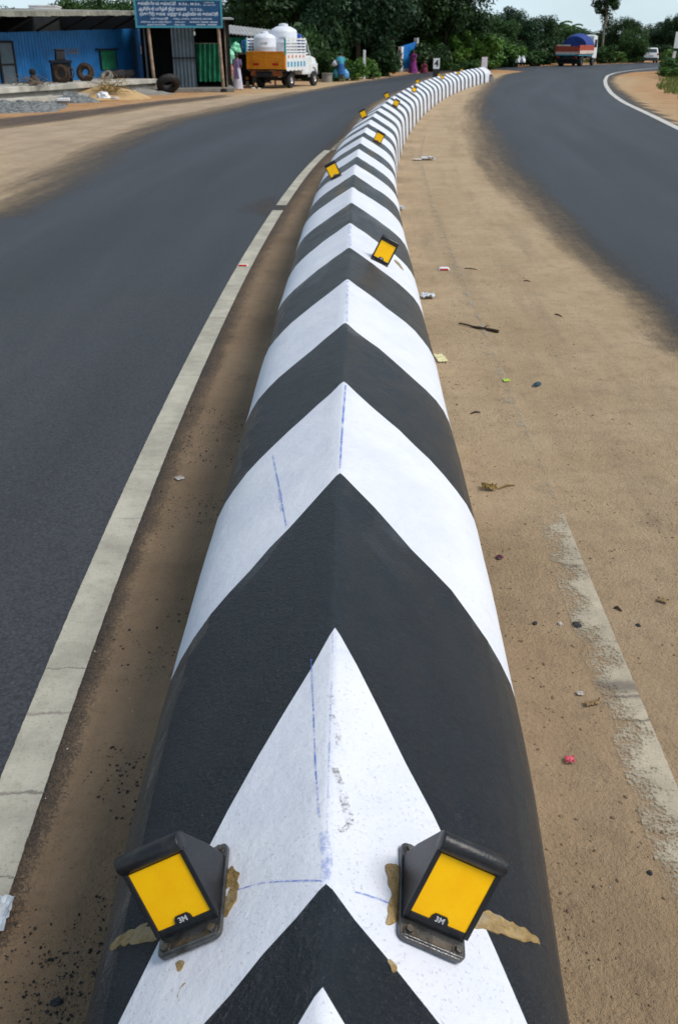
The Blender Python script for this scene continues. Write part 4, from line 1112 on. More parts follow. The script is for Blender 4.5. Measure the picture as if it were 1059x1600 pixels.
def palm(px, d, h, label):
    t = thing('coconut_palm', label, 'palm tree', (P(px, 100, d).x, d, 0), group='coconut palms over the lorry')
    mb = MB(); mb.tube([(0, 0, 0), (0.2, 0, h * 0.5), (0.1, 0, h)], [0.2, 0.15, 0.12], 8); mb.build('trunk', M['palebark'], t, smooth=True)
    mb = MB()
    for k in range(15):
        a = k * 2.4; el = 0.9 - 0.09 * k; L = 2.2
        pts = []
        for j in range(7):
            f = j / 6; r = L * f * math.cos(el * (1 - f * 0.4)); z = L * f * math.sin(el) - 1.3 * f * f
            pts.append(Vector((0.1 + math.cos(a) * r, math.sin(a) * r, h + z)))
        sdv = Vector((-math.sin(a), math.cos(a), 0))
        for j in range(6):
            for sgn in (-1, 1):
                w = 0.42 * math.sin(math.pi * (j + 0.7) / 7)
                mb.add([pts[j], pts[j + 1], pts[j + 1] + sdv * sgn * w + Vector((0, 0, -0.25)), pts[j].lerp(pts[j + 1], 0.35) + sdv * sgn * w + Vector((0, 0, -0.25))], [(0, 1, 2, 3)])
    mb.build('fronds', M['leafmid'], t, fix=False)
palm(866, 150, 4.6, 'small coconut palm above the left end of the lorry')
palm(884, 160, 4.4, 'small coconut palm above the middle of the lorry boards')

BK = {}
def bush_kind(key, name, seed, n, per, ls, mat, crad, rx=1.0, rz=0.6):
    cs, rs = crown_clumps(seed, n, rx, rx, rz, 0.62, 0.3, crad)
    cs = [(a, b, max(0.18, c)) for a, b, c in cs]
    BK[key] = dict(name=name, me=leaves_mesh('foliage', cs, rs, per, ls, M[mat], seed, 0.8), seed=seed, proto=None)
bush_kind('bush', 'roadside_bush', 41, 24, 90, 0.10, 'leafbright', (0.25, 0.42))
bush_kind('bush2', 'roadside_bush', 47, 24, 90, 0.11, 'leafmid', (0.25, 0.45))
bush_kind('creeper', 'creeper_mound', 53, 30, 110, 0.11, 'leafbright', (0.22, 0.40), 1.2, 0.7)
bush_kind('dark', 'dark_shrub', 59, 26, 110, 0.11, 'leafdark', (0.28, 0.5))
def bush(key, px, d, sx, szz, label, rz=0.0, x=None):
    k = BK[key]
    if k['proto'] is None:
        t = thing(k['name'], label, 'bush')
        o = bpy.data.objects.new('foliage', k['me']); C.objects.link(o); o.parent = t
        mb = MB(); r = random.Random(k['seed'])
        for i in range(6):
            a = i * 1.1; mb.tube([(0.1 * math.cos(a), 0.1 * math.sin(a), 0), (0.3 * math.cos(a), 0.3 * math.sin(a), 0.4), (0.6 * math.cos(a), 0.6 * math.sin(a), 0.8)], [0.035, 0.025, 0.01], 5)
        mb.build('stems', M['bark'], t); k['proto'] = t
    else:
        t = copy_tree(k['proto']); t['label'] = label
    t['group'] = 'bushes along the far roadside'
    t.location = (P(px, 100, d).x, d, 0); t.rotation_euler = (0, 0, rz); t.scale = (sx, sx, szz)
bush('bush2', 519, 62, 1.3, 1.35, 'yellowish bush behind the concrete ring by the pickup')
bush('bush', 552, 63, 1.0, 1.0, 'low bright bush just right of the man with sacks', 0.6)
bush('bush', 575, 66, 1.15, 1.0, 'low bright bush at the foot of the white roadside post', 2.0)
bush('dark', 598, 72, 1.6, 1.5, 'dark shrub between the white post and the blue gate', 1.0)
bush('dark', 480, 66, 2.3, 2.9, 'dark shrub behind the bonnet of the pickup', 2.4)
bush('bush2', 484, 62.5, 1.2, 2.2, 'bright leafed shrub above the cab of the pickup', 3.4)
bush('dark', 665, 84, 1.7, 1.9, 'dark shrub behind the seated woman', 3.0)
bush('creeper', 690, 88, 1.9, 2.0, 'creeper covered mound behind the numbered post', 0.5)
bush('creeper', 712, 92, 2.2, 2.6, 'tall mound of bright creeper right of the numbered post', 1.7)
bush('creeper', 744, 92, 2.1, 2.3, 'mound of bright creeper behind the pale end post', 3.9)
bush('creeper', 772, 97, 2.0, 1.7, 'low creeper mound beyond the end of the median', 5.1)
bush('bush2', 728, 82, 1.3, 0.7, 'low strip of weeds right of the woman in green', 2.2)
bush('bush', 760, 86, 1.4, 0.65, 'low weeds behind the base of the end post', 4.2)
bush('dark', 800, 102, 2.2, 1.9, 'dark shrub left of the pale sacks by the far road', 0.3)
bush('bush2', 838, 106, 1.8, 1.2, 'green shrub left of the lorry tail', 2.8)
bush('dark', 855, 114, 2.3, 2.2, 'dark shrub right behind the tail of the lorry', 4.0)
bush('bush2', 940, 120, 1.8, 1.5, 'green shrub right of the lorry', 1.3)
bush('bush', 958, 122, 1.7, 1.0, 'low bright weeds between the lorry and the car', 3.1)
bush('bush2', 985, 126, 1.9, 1.3, 'green shrub left of the white car', 5.0)
bush('dark', 1035, 142, 2.4, 1.8, 'dark shrub right of the white car', 0.9)
bush('bush', 1056, 78, 1.5, 1.35, 'leafy roadside weeds around the striped post', 0.2)
bush('bush2', 1076, 70, 1.7, 1.3, 'dense weeds below the white board at the frame edge', 1.9)
bush('bush', 1050, 66, 0.9, 0.55, 'low tuft of weeds on the sand in front of the striped post', 2.9)
bush('dark', 640, 98, 2.2, 2.6, 'dark shrub behind the blue gate', 2.0)
bush('dark', 355, 66, 2.0, 2.4, 'shrub behind the tin roofed stall', 2.0)
bush('dark', 560, 74, 2.2, 2.6, 'dark thicket behind the white roadside post', 5.3)
bush('dark', 520, 76, 2.2, 2.4, 'dark thicket behind the man with sacks', 1.3)
bush('dark', 625, 90, 2.0, 2.0, 'dark thicket just left of the blue gate', 0.7)

# weeds on the right-hand bank: grass nobody could count
def grass(name, label, pts, h, mat):
    n = len(pts); a = nrng.random(n) * 6.28; hh = h * (0.4 + 0.8 * nrng.random(n)); w = 0.018 + 0.02 * nrng.random(n)
    lean = 0.35 * (nrng.random((n, 2)) - 0.5) * hh[:, None] * 2
    dx, dy = np.cos(a) * w, np.sin(a) * w
    v = np.stack([np.stack([pts[:, 0] - dx, pts[:, 1] - dy, np.zeros(n)], -1), np.stack([pts[:, 0] + dx, pts[:, 1] + dy, np.zeros(n)], -1), np.stack([pts[:, 0] + lean[:, 0], pts[:, 1] + lean[:, 1], hh], -1)], 1).reshape(-1, 3)
    me = bpy.data.meshes.new(name); me.from_pydata(v.tolist(), [], np.arange(n * 3).reshape(n, 3).tolist()); me.materials.append(mat)
    o = bpy.data.objects.new(name, me); C.objects.link(o); return tag(o, label, 'grass', kind='stuff')
gp_ = []
bank = gpoly([(1020,140),(1035,118),(1075,108),(1180,118),(1200,170),(1085,172),(1040,152)])
bx = [p[0] for p in bank]; by = [p[1] for p in bank]
Xr = nrng.uniform(min(bx), max(bx), 30000); Yr = nrng.uniform(min(by), max(by), 30000)
sd = poly_sd(Xr, Yr, bank) + np.array([1.6 * mnoise.noise(Vector((a * 0.5, b * 0.25, 0))) for a, b in zip(Xr, Yr)])
k = sd < -0.5
grass('verge_grass', 'green grass and weeds on the sandy bank at the right corner', np.stack([Xr[k], Yr[k]], -1)[:9000], 0.30, M['weed'])
# strip of grass under the far trees
ys = nrng.random(9000); A_ = [(600,108.5),(700,104.5),(780,101.6),(860,99.6),(930,98)]
xs_ = np.interp(ys, np.linspace(0, 1, 5), [a for a, b in A_]); yp_ = np.interp(ys, np.linspace(0, 1, 5), [b for a, b in A_])
pts = np.array([G(a, b)[:2] for a, b in zip(xs_, yp_)]); pts[:, 1] += nrng.random(9000) * 9; 
grass('roadside_grass', 'grass strip along the shoulder under the far trees', pts, 0.45, M['weed'])

# the far-off wood that closes the horizon
cs = []; rs = []
for i in range(420):
    az = R(-88 + 176 * i / 419 + rng.uniform(-0.3, 0.3)); rr = rng.uniform(185, 225)
    hh_ = 2.6 if -24 < math.degrees(az) < 24 else 5.5
    hh_ *= 0.75 + 0.5 * (mnoise.noise(Vector((i * 0.09, 0, 0))) + 0.5)
    for z in (0.25, 0.6, 0.9): cs.append((rr * math.sin(az), rr * math.cos(az), hh_ * z)); rs.append(hh_ * 0.42)
o = bpy.data.objects.new('distant_woodland', leaves_mesh('distant_woodland', cs, rs, 40, 0.75, M['leafdark'], 91)); C.objects.link(o)
tag(o, 'dark far-off wood closing the horizon behind everything', 'woodland', kind='stuff')

# ------------------------------------------------------------------ blue shed on its plinth
def wall_frame(a, b):
    d = Vector((b.x - a.x, b.y - a.y, 0)); L = d.length; d.normalize()
    return d, Vector((d.y, -d.x, 0)), L      # along, outward (towards the road), length

A = P(-60, 132, 37.5); B = P(236, 112, 51.0)
A.z = B.z = 0
dirW, outW, LW = wall_frame(A, B)
if outW.y > 0: outW = -outW
rzW = math.atan2(dirW.y, dirW.x)
# local axes of the shed: x along its front, -y towards the road
shed = thing('blue_shed', 'long blue corrugated workshop with deep dark eave', 'shed', (A.x, A.y, 0), rzW)
def ztop(x): return 2.36 + 0.38 * x / LW
def zeave(x): return 3.00 + 0.42 * x / LW
mb = MB(); n = int(LW / 0.11); prof = []
for i in range(n + 1):
    x = LW * i / n; y = 0.018 * (1 if i % 2 else -1); prof.append((x, y))
vs = []; fs = []
for x, y in prof: vs += [(x, y, 0.45), (x, y, ztop(x))]
for i in range(n): fs.append((2 * i, 2 * i + 2, 2 * i + 3, 2 * i + 1))
mb.add(vs, fs)
w = mb.build('front_wall', M['blue'], shed, fix=False); w.modifiers.new('th', 'SOLIDIFY').thickness = 0.01
mb = MB(); mb.prism([(0, 5.0, 0), (LW, 5.0, 0), (LW, 5.0, zeave(LW) - 0.01), (0, 5.0, zeave(0) - 0.06)], (0, 0.15, 0)); mb.build('back_wall', M['dark'], shed)  # near-black stands in for the shade inside the shed
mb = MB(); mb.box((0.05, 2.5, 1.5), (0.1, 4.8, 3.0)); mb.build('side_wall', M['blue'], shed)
mb = MB(); mb.box((LW - 0.06, 2.55, 1.66), (0.08, 5.0, 3.32)); mb.build('side_wall', M['dark'], shed)  # right wall coloured near-black to paint the interior shade
ov = 1.6
LR = LW * 0.84
def roofpts(y, up): return [(-0.3, y, zeave(0) + up * 0.35), (LR, y, zeave(LR) + up * 0.5)]
mb = MB(); a0, a1 = roofpts(-ov, 0); b0_, b1 = roofpts(5.3, 0.30)
mb.add([a0, a1, b1, b0_, (a0[0], a0[1], a0[2] + 0.07), (a1[0], a1[1], a1[2] + 0.07), (b1[0], b1[1], b1[2] + 0.07), (b0_[0], b0_[1], b0_[2] + 0.07)], [(3, 2, 1, 0), (4, 5, 6, 7), (0, 1, 5, 4), (1, 2, 6, 5), (2, 3, 7, 6), (3, 0, 4, 7)])
rf = mb.build('roof', M['thatch'], shed)
mb = MB()
for i in range(40):
    x = -0.3 + (LR + 0.3) * i / 39; z = zeave(x)
    mb.box((x, -ov + 0.02, z - 0.02 + 0.02 * mnoise.noise(Vector((i * 0.8, 0, 0)))), ((LR + 0.3) / 39 * 1.01, 0.06 + 0.02 * (i % 3), 0.17 + 0.06 * mnoise.noise(Vector((i * 0.6, 2, 0)))))
mb.build('eave_edge', M['thatch'], rf)
MB().add([], []) if False else None
mb = MB(); mb.add([(-0.28, -ov + 0.12, zeave(0) - 0.10), (LR - 0.02, -ov + 0.12, zeave(LR) - 0.10), (LR - 0.02, 5.0, zeave(LR) - 0.02), (-0.28, 5.0, zeave(0) - 0.02)], [(0, 1, 2, 3)]); so_ = mb.build('soffit_shade', M['dark'], rf, fix=False); so_.modifiers.new('th', 'SOLIDIFY').thickness = 0.03  # dark sheet added below the roof to paint the eave's shade
for i in range(6):
    x = 1.2 + (LR - 2) * i / 5; mb = MB(); mb.tube([(x, 0.05, ztop(x)), (x, -ov + 0.1, zeave(x) - 0.04)], 0.045, 6); mb.build('rafter', M['dark'], shed)
# grey door at the left, green hatch, notice
def on_wall(px, py, off=0.0):
    """shed-local x, z where that sight line meets the shed front"""
    r = ray(px, py); nrm_ = Vector((-math.sin(rzW), math.cos(rzW), 0)); o0 = Vector((0, 0, H))
    t = (A - o0).dot(nrm_) / r.dot(nrm_) if abs(r.dot(nrm_)) > 1e-6 else 1
    p = o0 + r * t - A
    return p.x * math.cos(rzW) + p.y * math.sin(rzW), p.z
x0, z1 = on_wall(-6, 66); x1, _ = on_wall(17, 66); _, z0 = on_wall(10, 131)
dr = MB().box(((x0 + x1) / 2, -0.05, (z1 + 0.55) / 2), (abs(x1 - x0), 0.04, z1 - 0.55)).build('door', M['greysheet'], shed)
mb = MB()
for xx in (x0, x1): mb.box((xx, -0.06, (z1 + 0.55) / 2), (0.09, 0.08, z1 - 0.5))
mb.box(((x0 + x1) / 2, -0.065, z1 + 0.02), (abs(x1 - x0) + 0.07, 0.08, 0.08)); mb.box(((x0 + x1) / 2, -0.075, 1.3), (abs(x1 - x0) - 0.1, 0.05, 0.06)); mb.build('door_frame', M['dark'], dr)
x0, z1 = on_wall(155, 79); x1, z0 = on_wall(182, 108)
ht = MB().box(((x0 + x1) / 2, -0.045, (z0 + z1) / 2), (x1 - x0, 0.03, z1 - z0)).build('hatch', M['greencloth'], shed)
mb = MB(); mb.box(((x0 + x1) / 2 - 0.1, -0.10, z1 + 0.05), (x1 - x0 + 0.5, 0.12, 0.06))
for xx in (x0, x1): mb.box((xx, -0.05, (z0 + z1) / 2), (0.06, 0.05, z1 - z0 - 0.02))
mb.build('hatch_frame', M['dark'], ht)
x0, z1 = on_wall(218, 72); x1, z0 = on_wall(227, 84)
MB().box(((x0 + x1) / 2, -0.04, (z0 + z1) / 2), (x1 - x0, 0.015, z1 - z0)).build('notice', M['palecloth'], shed)
x0, z1 = on_wall(205, 58); x1, z0 = on_wall(210, 108)
MB().prism([(x0, -0.035, z1), (x0 + 0.16, -0.035, z1), (x1 + 0.1, -0.035, z0), (x1 - 0.06, -0.035, z0)], (0, -0.02, 0)).build('leaning_strip', M['greysheet'], shed)
# faint yellow painted words
x0, z0 = on_wall(98, 81); x1, _ = on_wall(122, 81)
me = text_mesh('COOB', 0.30, 0.0, width=abs(x1 - x0) * 0.95); me.materials.append(M['brush'])
o = bpy.data.objects.new('painted_word', me); C.objects.link(o); o.parent = shed
o.location = ((x0 + x1) / 2, -0.034, z0); o.rotation_euler = (R(90), 0, 0)

# plinth in two pale steps
pa, pb = P(-60, 150, 34.5), P(243, 130, 46.6)
pa.z = pb.z = 0; dP, oP, LP_ = wall_frame(pa, pb); rzP = math.atan2(dP.y, dP.x)
pl = thing('plinth', 'pale cracked concrete plinth in two steps before the blue shed', 'plinth', (pa.x, pa.y, 0), rzP)
mb = MB(); 
def slab(y0, y1, z0, z1, x0=0, x1=None):
    x1 = LP_ if x1 is None else x1
    n = 24; rings = []
    for i in range(n + 1):
        x = x0 + (x1 - x0) * i / n; e = 0.04 * mnoise.noise(Vector((x * 0.7, z1, 0))); f_ = 0.03 * mnoise.noise(Vector((x * 0.9, z1, 5)))
        rings.append([(x, y0 + e, z0), (x, y1, z0), (x, y1, z1 + f_), (x, y0 + e, z1 + f_)])
    return rings
MB().loft(slab(0.0, 5.5, 0.0, 0.40)).build('base', M['greyconc'], pl)
MB().loft(slab(-0.12, 5.0, 0.405, 0.60)).build('upper_slab', M['concrete'], pl, bevel=0.02)
MB().loft(slab(-0.75, -0.02, 0.0, 0.24, 0, LP_ * 0.78)).build('step', M['concrete'], pl, bevel=0.02)

def torus_tyre(label, px, py, d, z, R0, r0, tilt, rz, mat='tyre', group='old tyres around the blue shed', hub=False):
    t = thing('old_tyre', label, 'tyre', group=group); g_ = P(px, py, d); t.location = (g_.x, d, z)
    t.rotation_euler = (0, tilt, rz)
    mb = MB(); mb.torus((0, 0, 0), R0, r0, 'x', 32, 12, sq=1.15); mb.build('casing', M[mat], t, smooth=True)
    mb = MB()
    for k in range(30):
        a = 2 * math.pi * k / 30; rr = R0 + r0 * 0.99
        for sgn in (-1, 1):
            rot = Matrix.Rotation(a, 3, 'X') @ Matrix.Rotation(R(25 * sgn), 3, 'Z')
            mb.box(Matrix.Rotation(a, 3, 'X') @ Vector((sgn * r0 * 0.45, 0, rr - 0.01)), (r0 * 0.7, 0.04, 0.03), Matrix.Rotation(a, 3, 'X') @ Matrix.Rotation(R(25 * sgn), 3, 'Z'))
    mb.build('tread', M[mat], t)
torus_tyre('big black tyre leaning against the end of the plinth below the signboard', 263, 128, 46.3, 0.40, 0.40, 0.15, R(52), R(-65))
sh = lambda px, py, d, z: (P(px, py, d).x, d, z)
torus_tyre('rusty brown tyre standing in front of the old black machine', 97, 118, 41.2, 0.93, 0.25, 0.11, R(12), R(75), 'rust')
torus_tyre('rusty brown tyre standing under the yellow lettering on the blue wall', 134, 116, 43.4, 0.93, 0.26, 0.12, R(14), R(80), 'rust')
torus_tyre('pale dusty tyre lying tilted below the green hatch', 167, 117, 45.2, 0.74, 0.20, 0.09, R(50), R(70), 'dusty')
torus_tyre('black tyre lying flat at the shed front below the green hatch', 178, 112, 46.3, 0.76, 0.40, 0.15, R(82), R(20))
torus_tyre('black tyre lying flat nearest the lit end of the shed', 194, 111, 47.3, 0.76, 0.36, 0.14, R(84), R(10))

# old machine in front of the shed
m0 = P(95, 100, 42.0)
mc = thing('old_machine', 'old black machine block standing against the blue wall', 'machine', (m0.x, 42.0, 0.6), R(25)); mc.scale = (0.80, 1.0, 1.20)
MB().box((0, 0, 0.30), (0.98, 0.5, 0.60)).box((0, -0.02, 0.65), (1.08, 0.56, 0.08)).build('cabinet', M['dark'], mc, bevel=0.02)
MB().box((0.02, 0, 0.83), (0.52, 0.4, 0.28), taper=0.8).box((0.02, 0, 1.01), (0.46, 0.36, 0.07)).build('head_block', M['chassis'], mc, bevel=0.03)
mb = MB(); mb.torus((0.42, -0.31, 0.3), 0.15, 0.03, 'y', 20, 8); mb.build('flywheel', M['rust'], mc, smooth=True)
m0 = P(53, 124, 38.6)
mc = thing('scrap_pump', 'small dark scrap pump with round head near the grey shed door', 'scrap', (m0.x, 38.6, 0.6), 0.3)
MB().lathe([(0.05, 0), (0.20, 0.02), (0.17, 0.25), (0.09, 0.34), (0.05, 0.36)], n=14).build('casing', M['rust'], mc, smooth=True)
MB().ell((0, 0, 0.46), (0.13, 0.13, 0.14)).build('head', M['dark'], mc, smooth=True)
# brushwood in front
def twigs(name, label, cat, px, d, z, n, w, dd, h, mat, seed):
    r = random.Random(seed); mb = MB()
    for i in range(n):
        a = Vector((r.gauss(0, 0.35) * w, r.gauss(0, 0.3) * dd, abs(r.gauss(0, 0.3)) * h)); dv = Vector((r.gauss(0, 1), r.gauss(0, 0.6), r.gauss(0, 0.35))).normalized() * r.uniform(0.2, 0.6)
        mb.tube([a, a + dv * 0.5 + Vector((0, 0, 0.05)), a + dv + Vector((0, 0, r.uniform(-.05, .1)))], [0.014, 0.011, 0.005], 4)
    o = mb.build(name, mat, None, fix=False); o.location = (P(px, 110, d).x, d, z); o['kind'] = 'thing'
    return tag(o, label, cat)
twigs('brushwood', 'low heap of grey brown brushwood along the plinth below the scrap pump', 'brushwood', 44, 38.4, 0.62, 60, 1.3, 0.5, 0.3, M['wood'], 4)
twigs('dry_brush', 'dry golden brush on top of the yellow sand heap', 'brush', 168, 40.6, 0.28, 110, 0.95, 0.7, 0.75, M['brush'], 9)

def heap(name, label, px, d, rx, ry_, h, mat, seed, rocky):
    n = 34; vs = []; fs = []
    for j in range(n):
        for i in range(n):
            u, v_ = 2 * i / (n - 1) - 1, 2 * j / (n - 1) - 1
            rr = math.hypot(u, v_) * (1 + 0.25 * mnoise.noise(Vector((u * 2, v_ * 2, seed))))
            z = h * max(0, 1 - rr) ** 0.8 - 0.03
            z += (rocky * max(0, 1 - rr) ** 0.5) * (mnoise.noise(Vector((u * 7, v_ * 7, seed))) + 0.6 * mnoise.noise(Vector((u * 16, v_ * 16, seed)))) if rr < 1 else 0
            vs.append((u * rx, v_ * ry_, z))
    for j in range(n - 1):
        for i in range(n - 1): a = j * n + i; fs.append((a, a + 1, a + n + 1, a + n))
    mb = MB(); mb.add(vs, fs)
    o = mb.build(name, mat, None, smooth=rocky < 0.05, fix=False); g_ = P(px, 120, d); o.location = (g_.x, d, 0)
    return tag(o, label, 'heap')
heap('rubble_heap', 'grey rubble heap at the left frame edge before the plinth', 8, 33.6, 1.75, 1.5, 0.34, M['rubble'], 1.0, 0.15)
heap('rubble_heap', 'grey rubble heap in the middle, with a small pale block before it', 102, 39.0, 1.35, 1.3, 0.36, M['rubble'], 2.0, 0.15)
heap('rubble_heap', 'low grey rubble spread between the two larger rubble heaps', 52, 35.2, 1.2, 1.3, 0.22, M['rubble'], 2.6, 0.12)
heap('sand_heap', 'yellow sand heap sloping down from the plinth', 165, 41.6, 1.9, 1.9, 0.58, M['sand'], 3.0, 0.03)
heap('gravel_patch', 'low grey gravel spread at the foot of the plinth end', 212, 45.2, 1.8, 1.2, 0.28, M['greyconc'], 5.0, 0.06)
b_ = thing('concrete_block', 'small broken pale concrete block lying before the middle rubble heap', 'block', (P(100, 160, 36.6).x, 36.6, 0), 0.2)
MB().box((0, 0, 0.2), (0.46, 0.32, 0.10)).build('top_slab', M['whitewash'], b_, bevel=0.015)
MB().box((-0.05, 0, 0.075), (0.36, 0.24, 0.15)).build('base_block', M['greyconc'], b_, bevel=0.015)
o = lump('white_sack', 'crumpled white sack at the foot of the yellow sand heap', 'sack', 162, 154, (0.28, 0.2, 0.18), M['sackwhite'], 6.0)
o.location = (P(162, 150, 39.4).x, 39.4, 0.12)
o = lump('pale_stone', 'pale stone on the sand right of the white sack', 'stone', 181, 156, (0.2, 0.12, 0.08), M['lightchip'], 9.0); o.location = (P(180, 154, 39.8).x, 39.8, 0.05)

# rooftop cabin and white tank beyond the shed
cb = P(34, 20, 58)
cab = thing('rooftop_cabin', 'grey flat roofed building with a faded lilac sign, above the shed roof at far left', 'building', (cb.x, 58, 0), R(8))
MB().box((0, 0, 1.85), (1.55, 2.5, 3.7)).build('wall', M['greyconc'], cab)
MB().box((0, 0, 3.74), (1.75, 2.7, 0.08)).build('roof', M['dark'], cab)
MB().box((0.02, -1.262, 3.38), (0.62, 0.02, 0.34)).build('sign_panel', M['lilac'], cab)
tb = P(71, 10, 58.5)
wt_ = thing('white_building', 'white plain walled building beside the grey rooftop cabin', 'building', (tb.x, 58.5, 0), R(8))
MB().box((0, 0, 1.95), (1.45, 2.4, 3.9)).build('wall', M['carwhite'], wt_)
MB().box((0, 0, 3.93), (1.5, 2.45, 0.06)).build('parapet', M['whitewash'], wt_)

# ------------------------------------------------------------------ signboard on posts
SD = 46.5
sl, sr = P(214, 42, SD), P(347, 42, SD + 0.6)
ds, os_, Ls = wall_frame(sl, sr); rzS = math.atan2(ds.y, ds.x)
sb = thing('signboard', 'blue signboard with white Tamil lettering on two rusty posts', 'signboard', (sl.x, sl.y, 0), rzS)
zb = 2 + (70 - 42) * SD / 1780; zt = 2 + (70 - 0.5) * SD / 1780
MB().box((Ls / 2, 0, (zb + zt) / 2), (Ls, 0.05, zt - zb)).build('board', M['signblue'], sb)
mb = MB()
for x in (0.0, Ls): mb.box((x, -0.01, (zb + zt) / 2), (0.09, 0.09, zt - zb + 0.09))
for z in (zb, zt): mb.box((Ls / 2, -0.01, z), (Ls - 0.095, 0.088, 0.085))
mb.build('frame', M['signframe'], sb)
for px in (231, 341):
    fx = (px - 214) / 133 * Ls
    mb = MB(); mb.tube([(fx + 0.10, 0.06, 0), (fx + 0.05, 0.06, zb * 0.5), (fx, 0.06, zb + 0.3)], 0.075, 8); p_ = mb.build('post', M['postwood'], sb, smooth=True)
    MB().lathe([(0.18, 0.0), (0.16, 0.12), (0.09, 0.16)], (fx + 0.10, 0.06, 0), 12).build('footing', M['dark'], p_)
Ht = zt - zb
def line(txt, fx, fy, wfrac, hfrac):
    me = text_mesh(txt, Ht * hfrac, 0.0, width=Ls * wfrac, bold=0.006 if hfrac > 0.13 else 0.002)
    me.materials.append(M['letter'])
    o = bpy.data.objects.new('lettering', me); C.objects.link(o); o.parent = sb
    o.location = (Ls * (fx + wfrac / 2), -0.032, zt - Ht * fy); o.rotation_euler = (R(90), 0, 0)
line('கல்வியியல் கல்லூரி', 0.035, 0.15, 0.44, 0.155)
line('B.Ed., M.Ed.,', 0.51, 0.16, 0.26, 0.125)
line('ஆசிரியர் பயிற்சி நிறுவனம்', 0.04, 0.345, 0.55, 0.155)
line('D.T.Ed.,', 0.64, 0.365, 0.15, 0.125)
line('(மகளிர்) கலை மற்றும் அறிவியல் கல்லூரி', 0.05, 0.53, 0.91, 0.155)
line('முகவரி', 0.17, 0.70, 0.20, 0.10)
line('CELL, CALL, OFFICE, BOOK', 0.43, 0.705, 0.46, 0.075)
line('சேர்க்கை நடைபெறுகிறது', 0.05, 0.825, 0.36, 0.08)
line('தொடர்பு', 0.45, 0.825, 0.12, 0.075)
line('0452 000 000', 0.62, 0.825, 0.33, 0.07)
line('அலுவலகம்', 0.12, 0.92, 0.22, 0.07)
line('மதுரை', 0.44, 0.92, 0.13, 0.07)
line('000 000', 0.70, 0.92, 0.24, 0.065)
line('(தன்னாட்சி)', 0.80, 0.10, 0.12, 0.065)
line('அரசு அங்கீகாரம்', 0.795, 0.19, 0.14, 0.06)

# stall below the signboard
st = thing('roadside_stall', 'dark stall under the signboard with grey sheet door and green cloth', 'stall', (sl.x, sl.y + 0.9, 0), rzS)
zr = zb + 0.35
MB().box((Ls / 2 + 0.1, 2.6, zr / 2), (Ls + 0.5, 0.08, zr)).build('back_wall', M['dark'], st)
for x in (0.12, Ls + 0.02): MB().box((x, 1.3, zr / 2), (0.06, 2.5, zr - 0.02)).build('side_wall', M['greysheet'] if x < 1 else M['wood'], st)
MB().box((Ls / 2 + 0.1, 1.15, zr + 0.04), (Ls + 0.7, 3.0, 0.06), Matrix.Rotation(R(2), 3, 'X')).build('roof', M['tin'], st)
MB().box((Ls / 2 + 0.1, 0.9, 0.09), (Ls + 0.4, 3.6, 0.18)).build('floor_slab', M['greyconc'], st, bevel=0.02)
fx0, fx1 = (261 - 214) / 133 * Ls, (297 - 214) / 133 * Ls
mb = MB(); nn_ = 12; vs = []; fs = []
for i in range(nn_ + 1):
    x = fx0 + (fx1 - fx0) * i / nn_; y = 0.02 * (1 if i % 2 else -1) - 0.3; vs += [(x, y, 0.2), (x, y, zb + 0.15)]
for i in range(nn_): fs.append((2 * i, 2 * i + 2, 2 * i + 3, 2 * i + 1))
mb.add(vs, fs); dr = mb.build('door', M['greysheet'], st, fix=False); dr.modifiers.new('th', 'SOLIDIFY').thickness = 0.012
MB().box(((fx0 + fx1) / 2, -0.36, 1.45), (fx1 - fx0, 0.04, 0.06)).build('door_rail', M['dark'], dr)
fx0, fx1 = (300 - 214) / 133 * Ls, (337 - 214) / 133 * Ls
mb = MB(); vs = []; fs = []; nn_ = 26
for j in range(9):
    for i in range(nn_ + 1):
        f_ = i / nn_; z = 2.05 - 1.62 * j / 8 + 0.05 * mnoise.noise(Vector((i * 0.4, j, 0)))
        vs.append((fx0 + (fx1 - fx0) * f_, 0.1 + 0.08 * math.sin(i * 1.15 + 0.3 * j) + 0.05 * mnoise.noise(Vector((i * 0.5, j * 0.5, 3))), z))
for j in range(8):
    for i in range(nn_): a = j * (nn_ + 1) + i; fs.append((a, a + 1, a + nn_ + 2, a + nn_ + 1))
mb.add(vs, fs); mb.build('green_cloth', M['greencloth'], st, smooth=True, fix=False)
MB().tube([(fx0 - 0.2, 0.1, 2.06), (fx1 + 0.1, 0.1, 2.06)], 0.02, 6).build('cloth_rail', M['wood'], st)
MB().tube([(fx0 - 0.05, -0.35, zb), (fx0 - 0.05, -0.35, zb - 0.2)], 0.01, 5).ell((fx0 - 0.05, -0.35, zb - 0.27), (0.05, 0.05, 0.09)).build('hanging_bulb', M['lampclear'], st)

# tin roofed stall to the right of it
q0 = P(347, 60, 54.5)
ts = thing('tin_roof_stall', 'open stall with a sloping tin roof behind the pickup', 'stall', (q0.x, 54.5, 0), R(10))
mb = MB(); vs = []; fs = []; nn_ = 30; Lr = 2.9
for i in range(nn_ + 1):
    x = Lr * i / nn_; dz = 0.02 * (1 if i % 2 else -1); vs += [(x, -0.3, 2.72 - 0.10 * x + dz - 0.12), (x, 2.6, 3.05 - 0.10 * x + dz)]
for i in range(nn_): fs.append((2 * i, 2 * i + 2, 2 * i + 3, 2 * i + 1))
mb.add(vs, fs); rf = mb.build('roof', M['tin'], ts, fix=False); rf.modifiers.new('th', 'SOLIDIFY').thickness = 0.05
for x, y in ((0.1, 0), (2.8, 0), (0.1, 2.4), (2.8, 2.4)): MB().tube([(x, y, 0), (x, y, 2.45)], 0.05, 7).build('post', M['wood'], ts)
MB().box((1.45, 2.5, 1.3), (2.8, 0.05, 2.5)).build('back_sheet', M['dark'], ts)
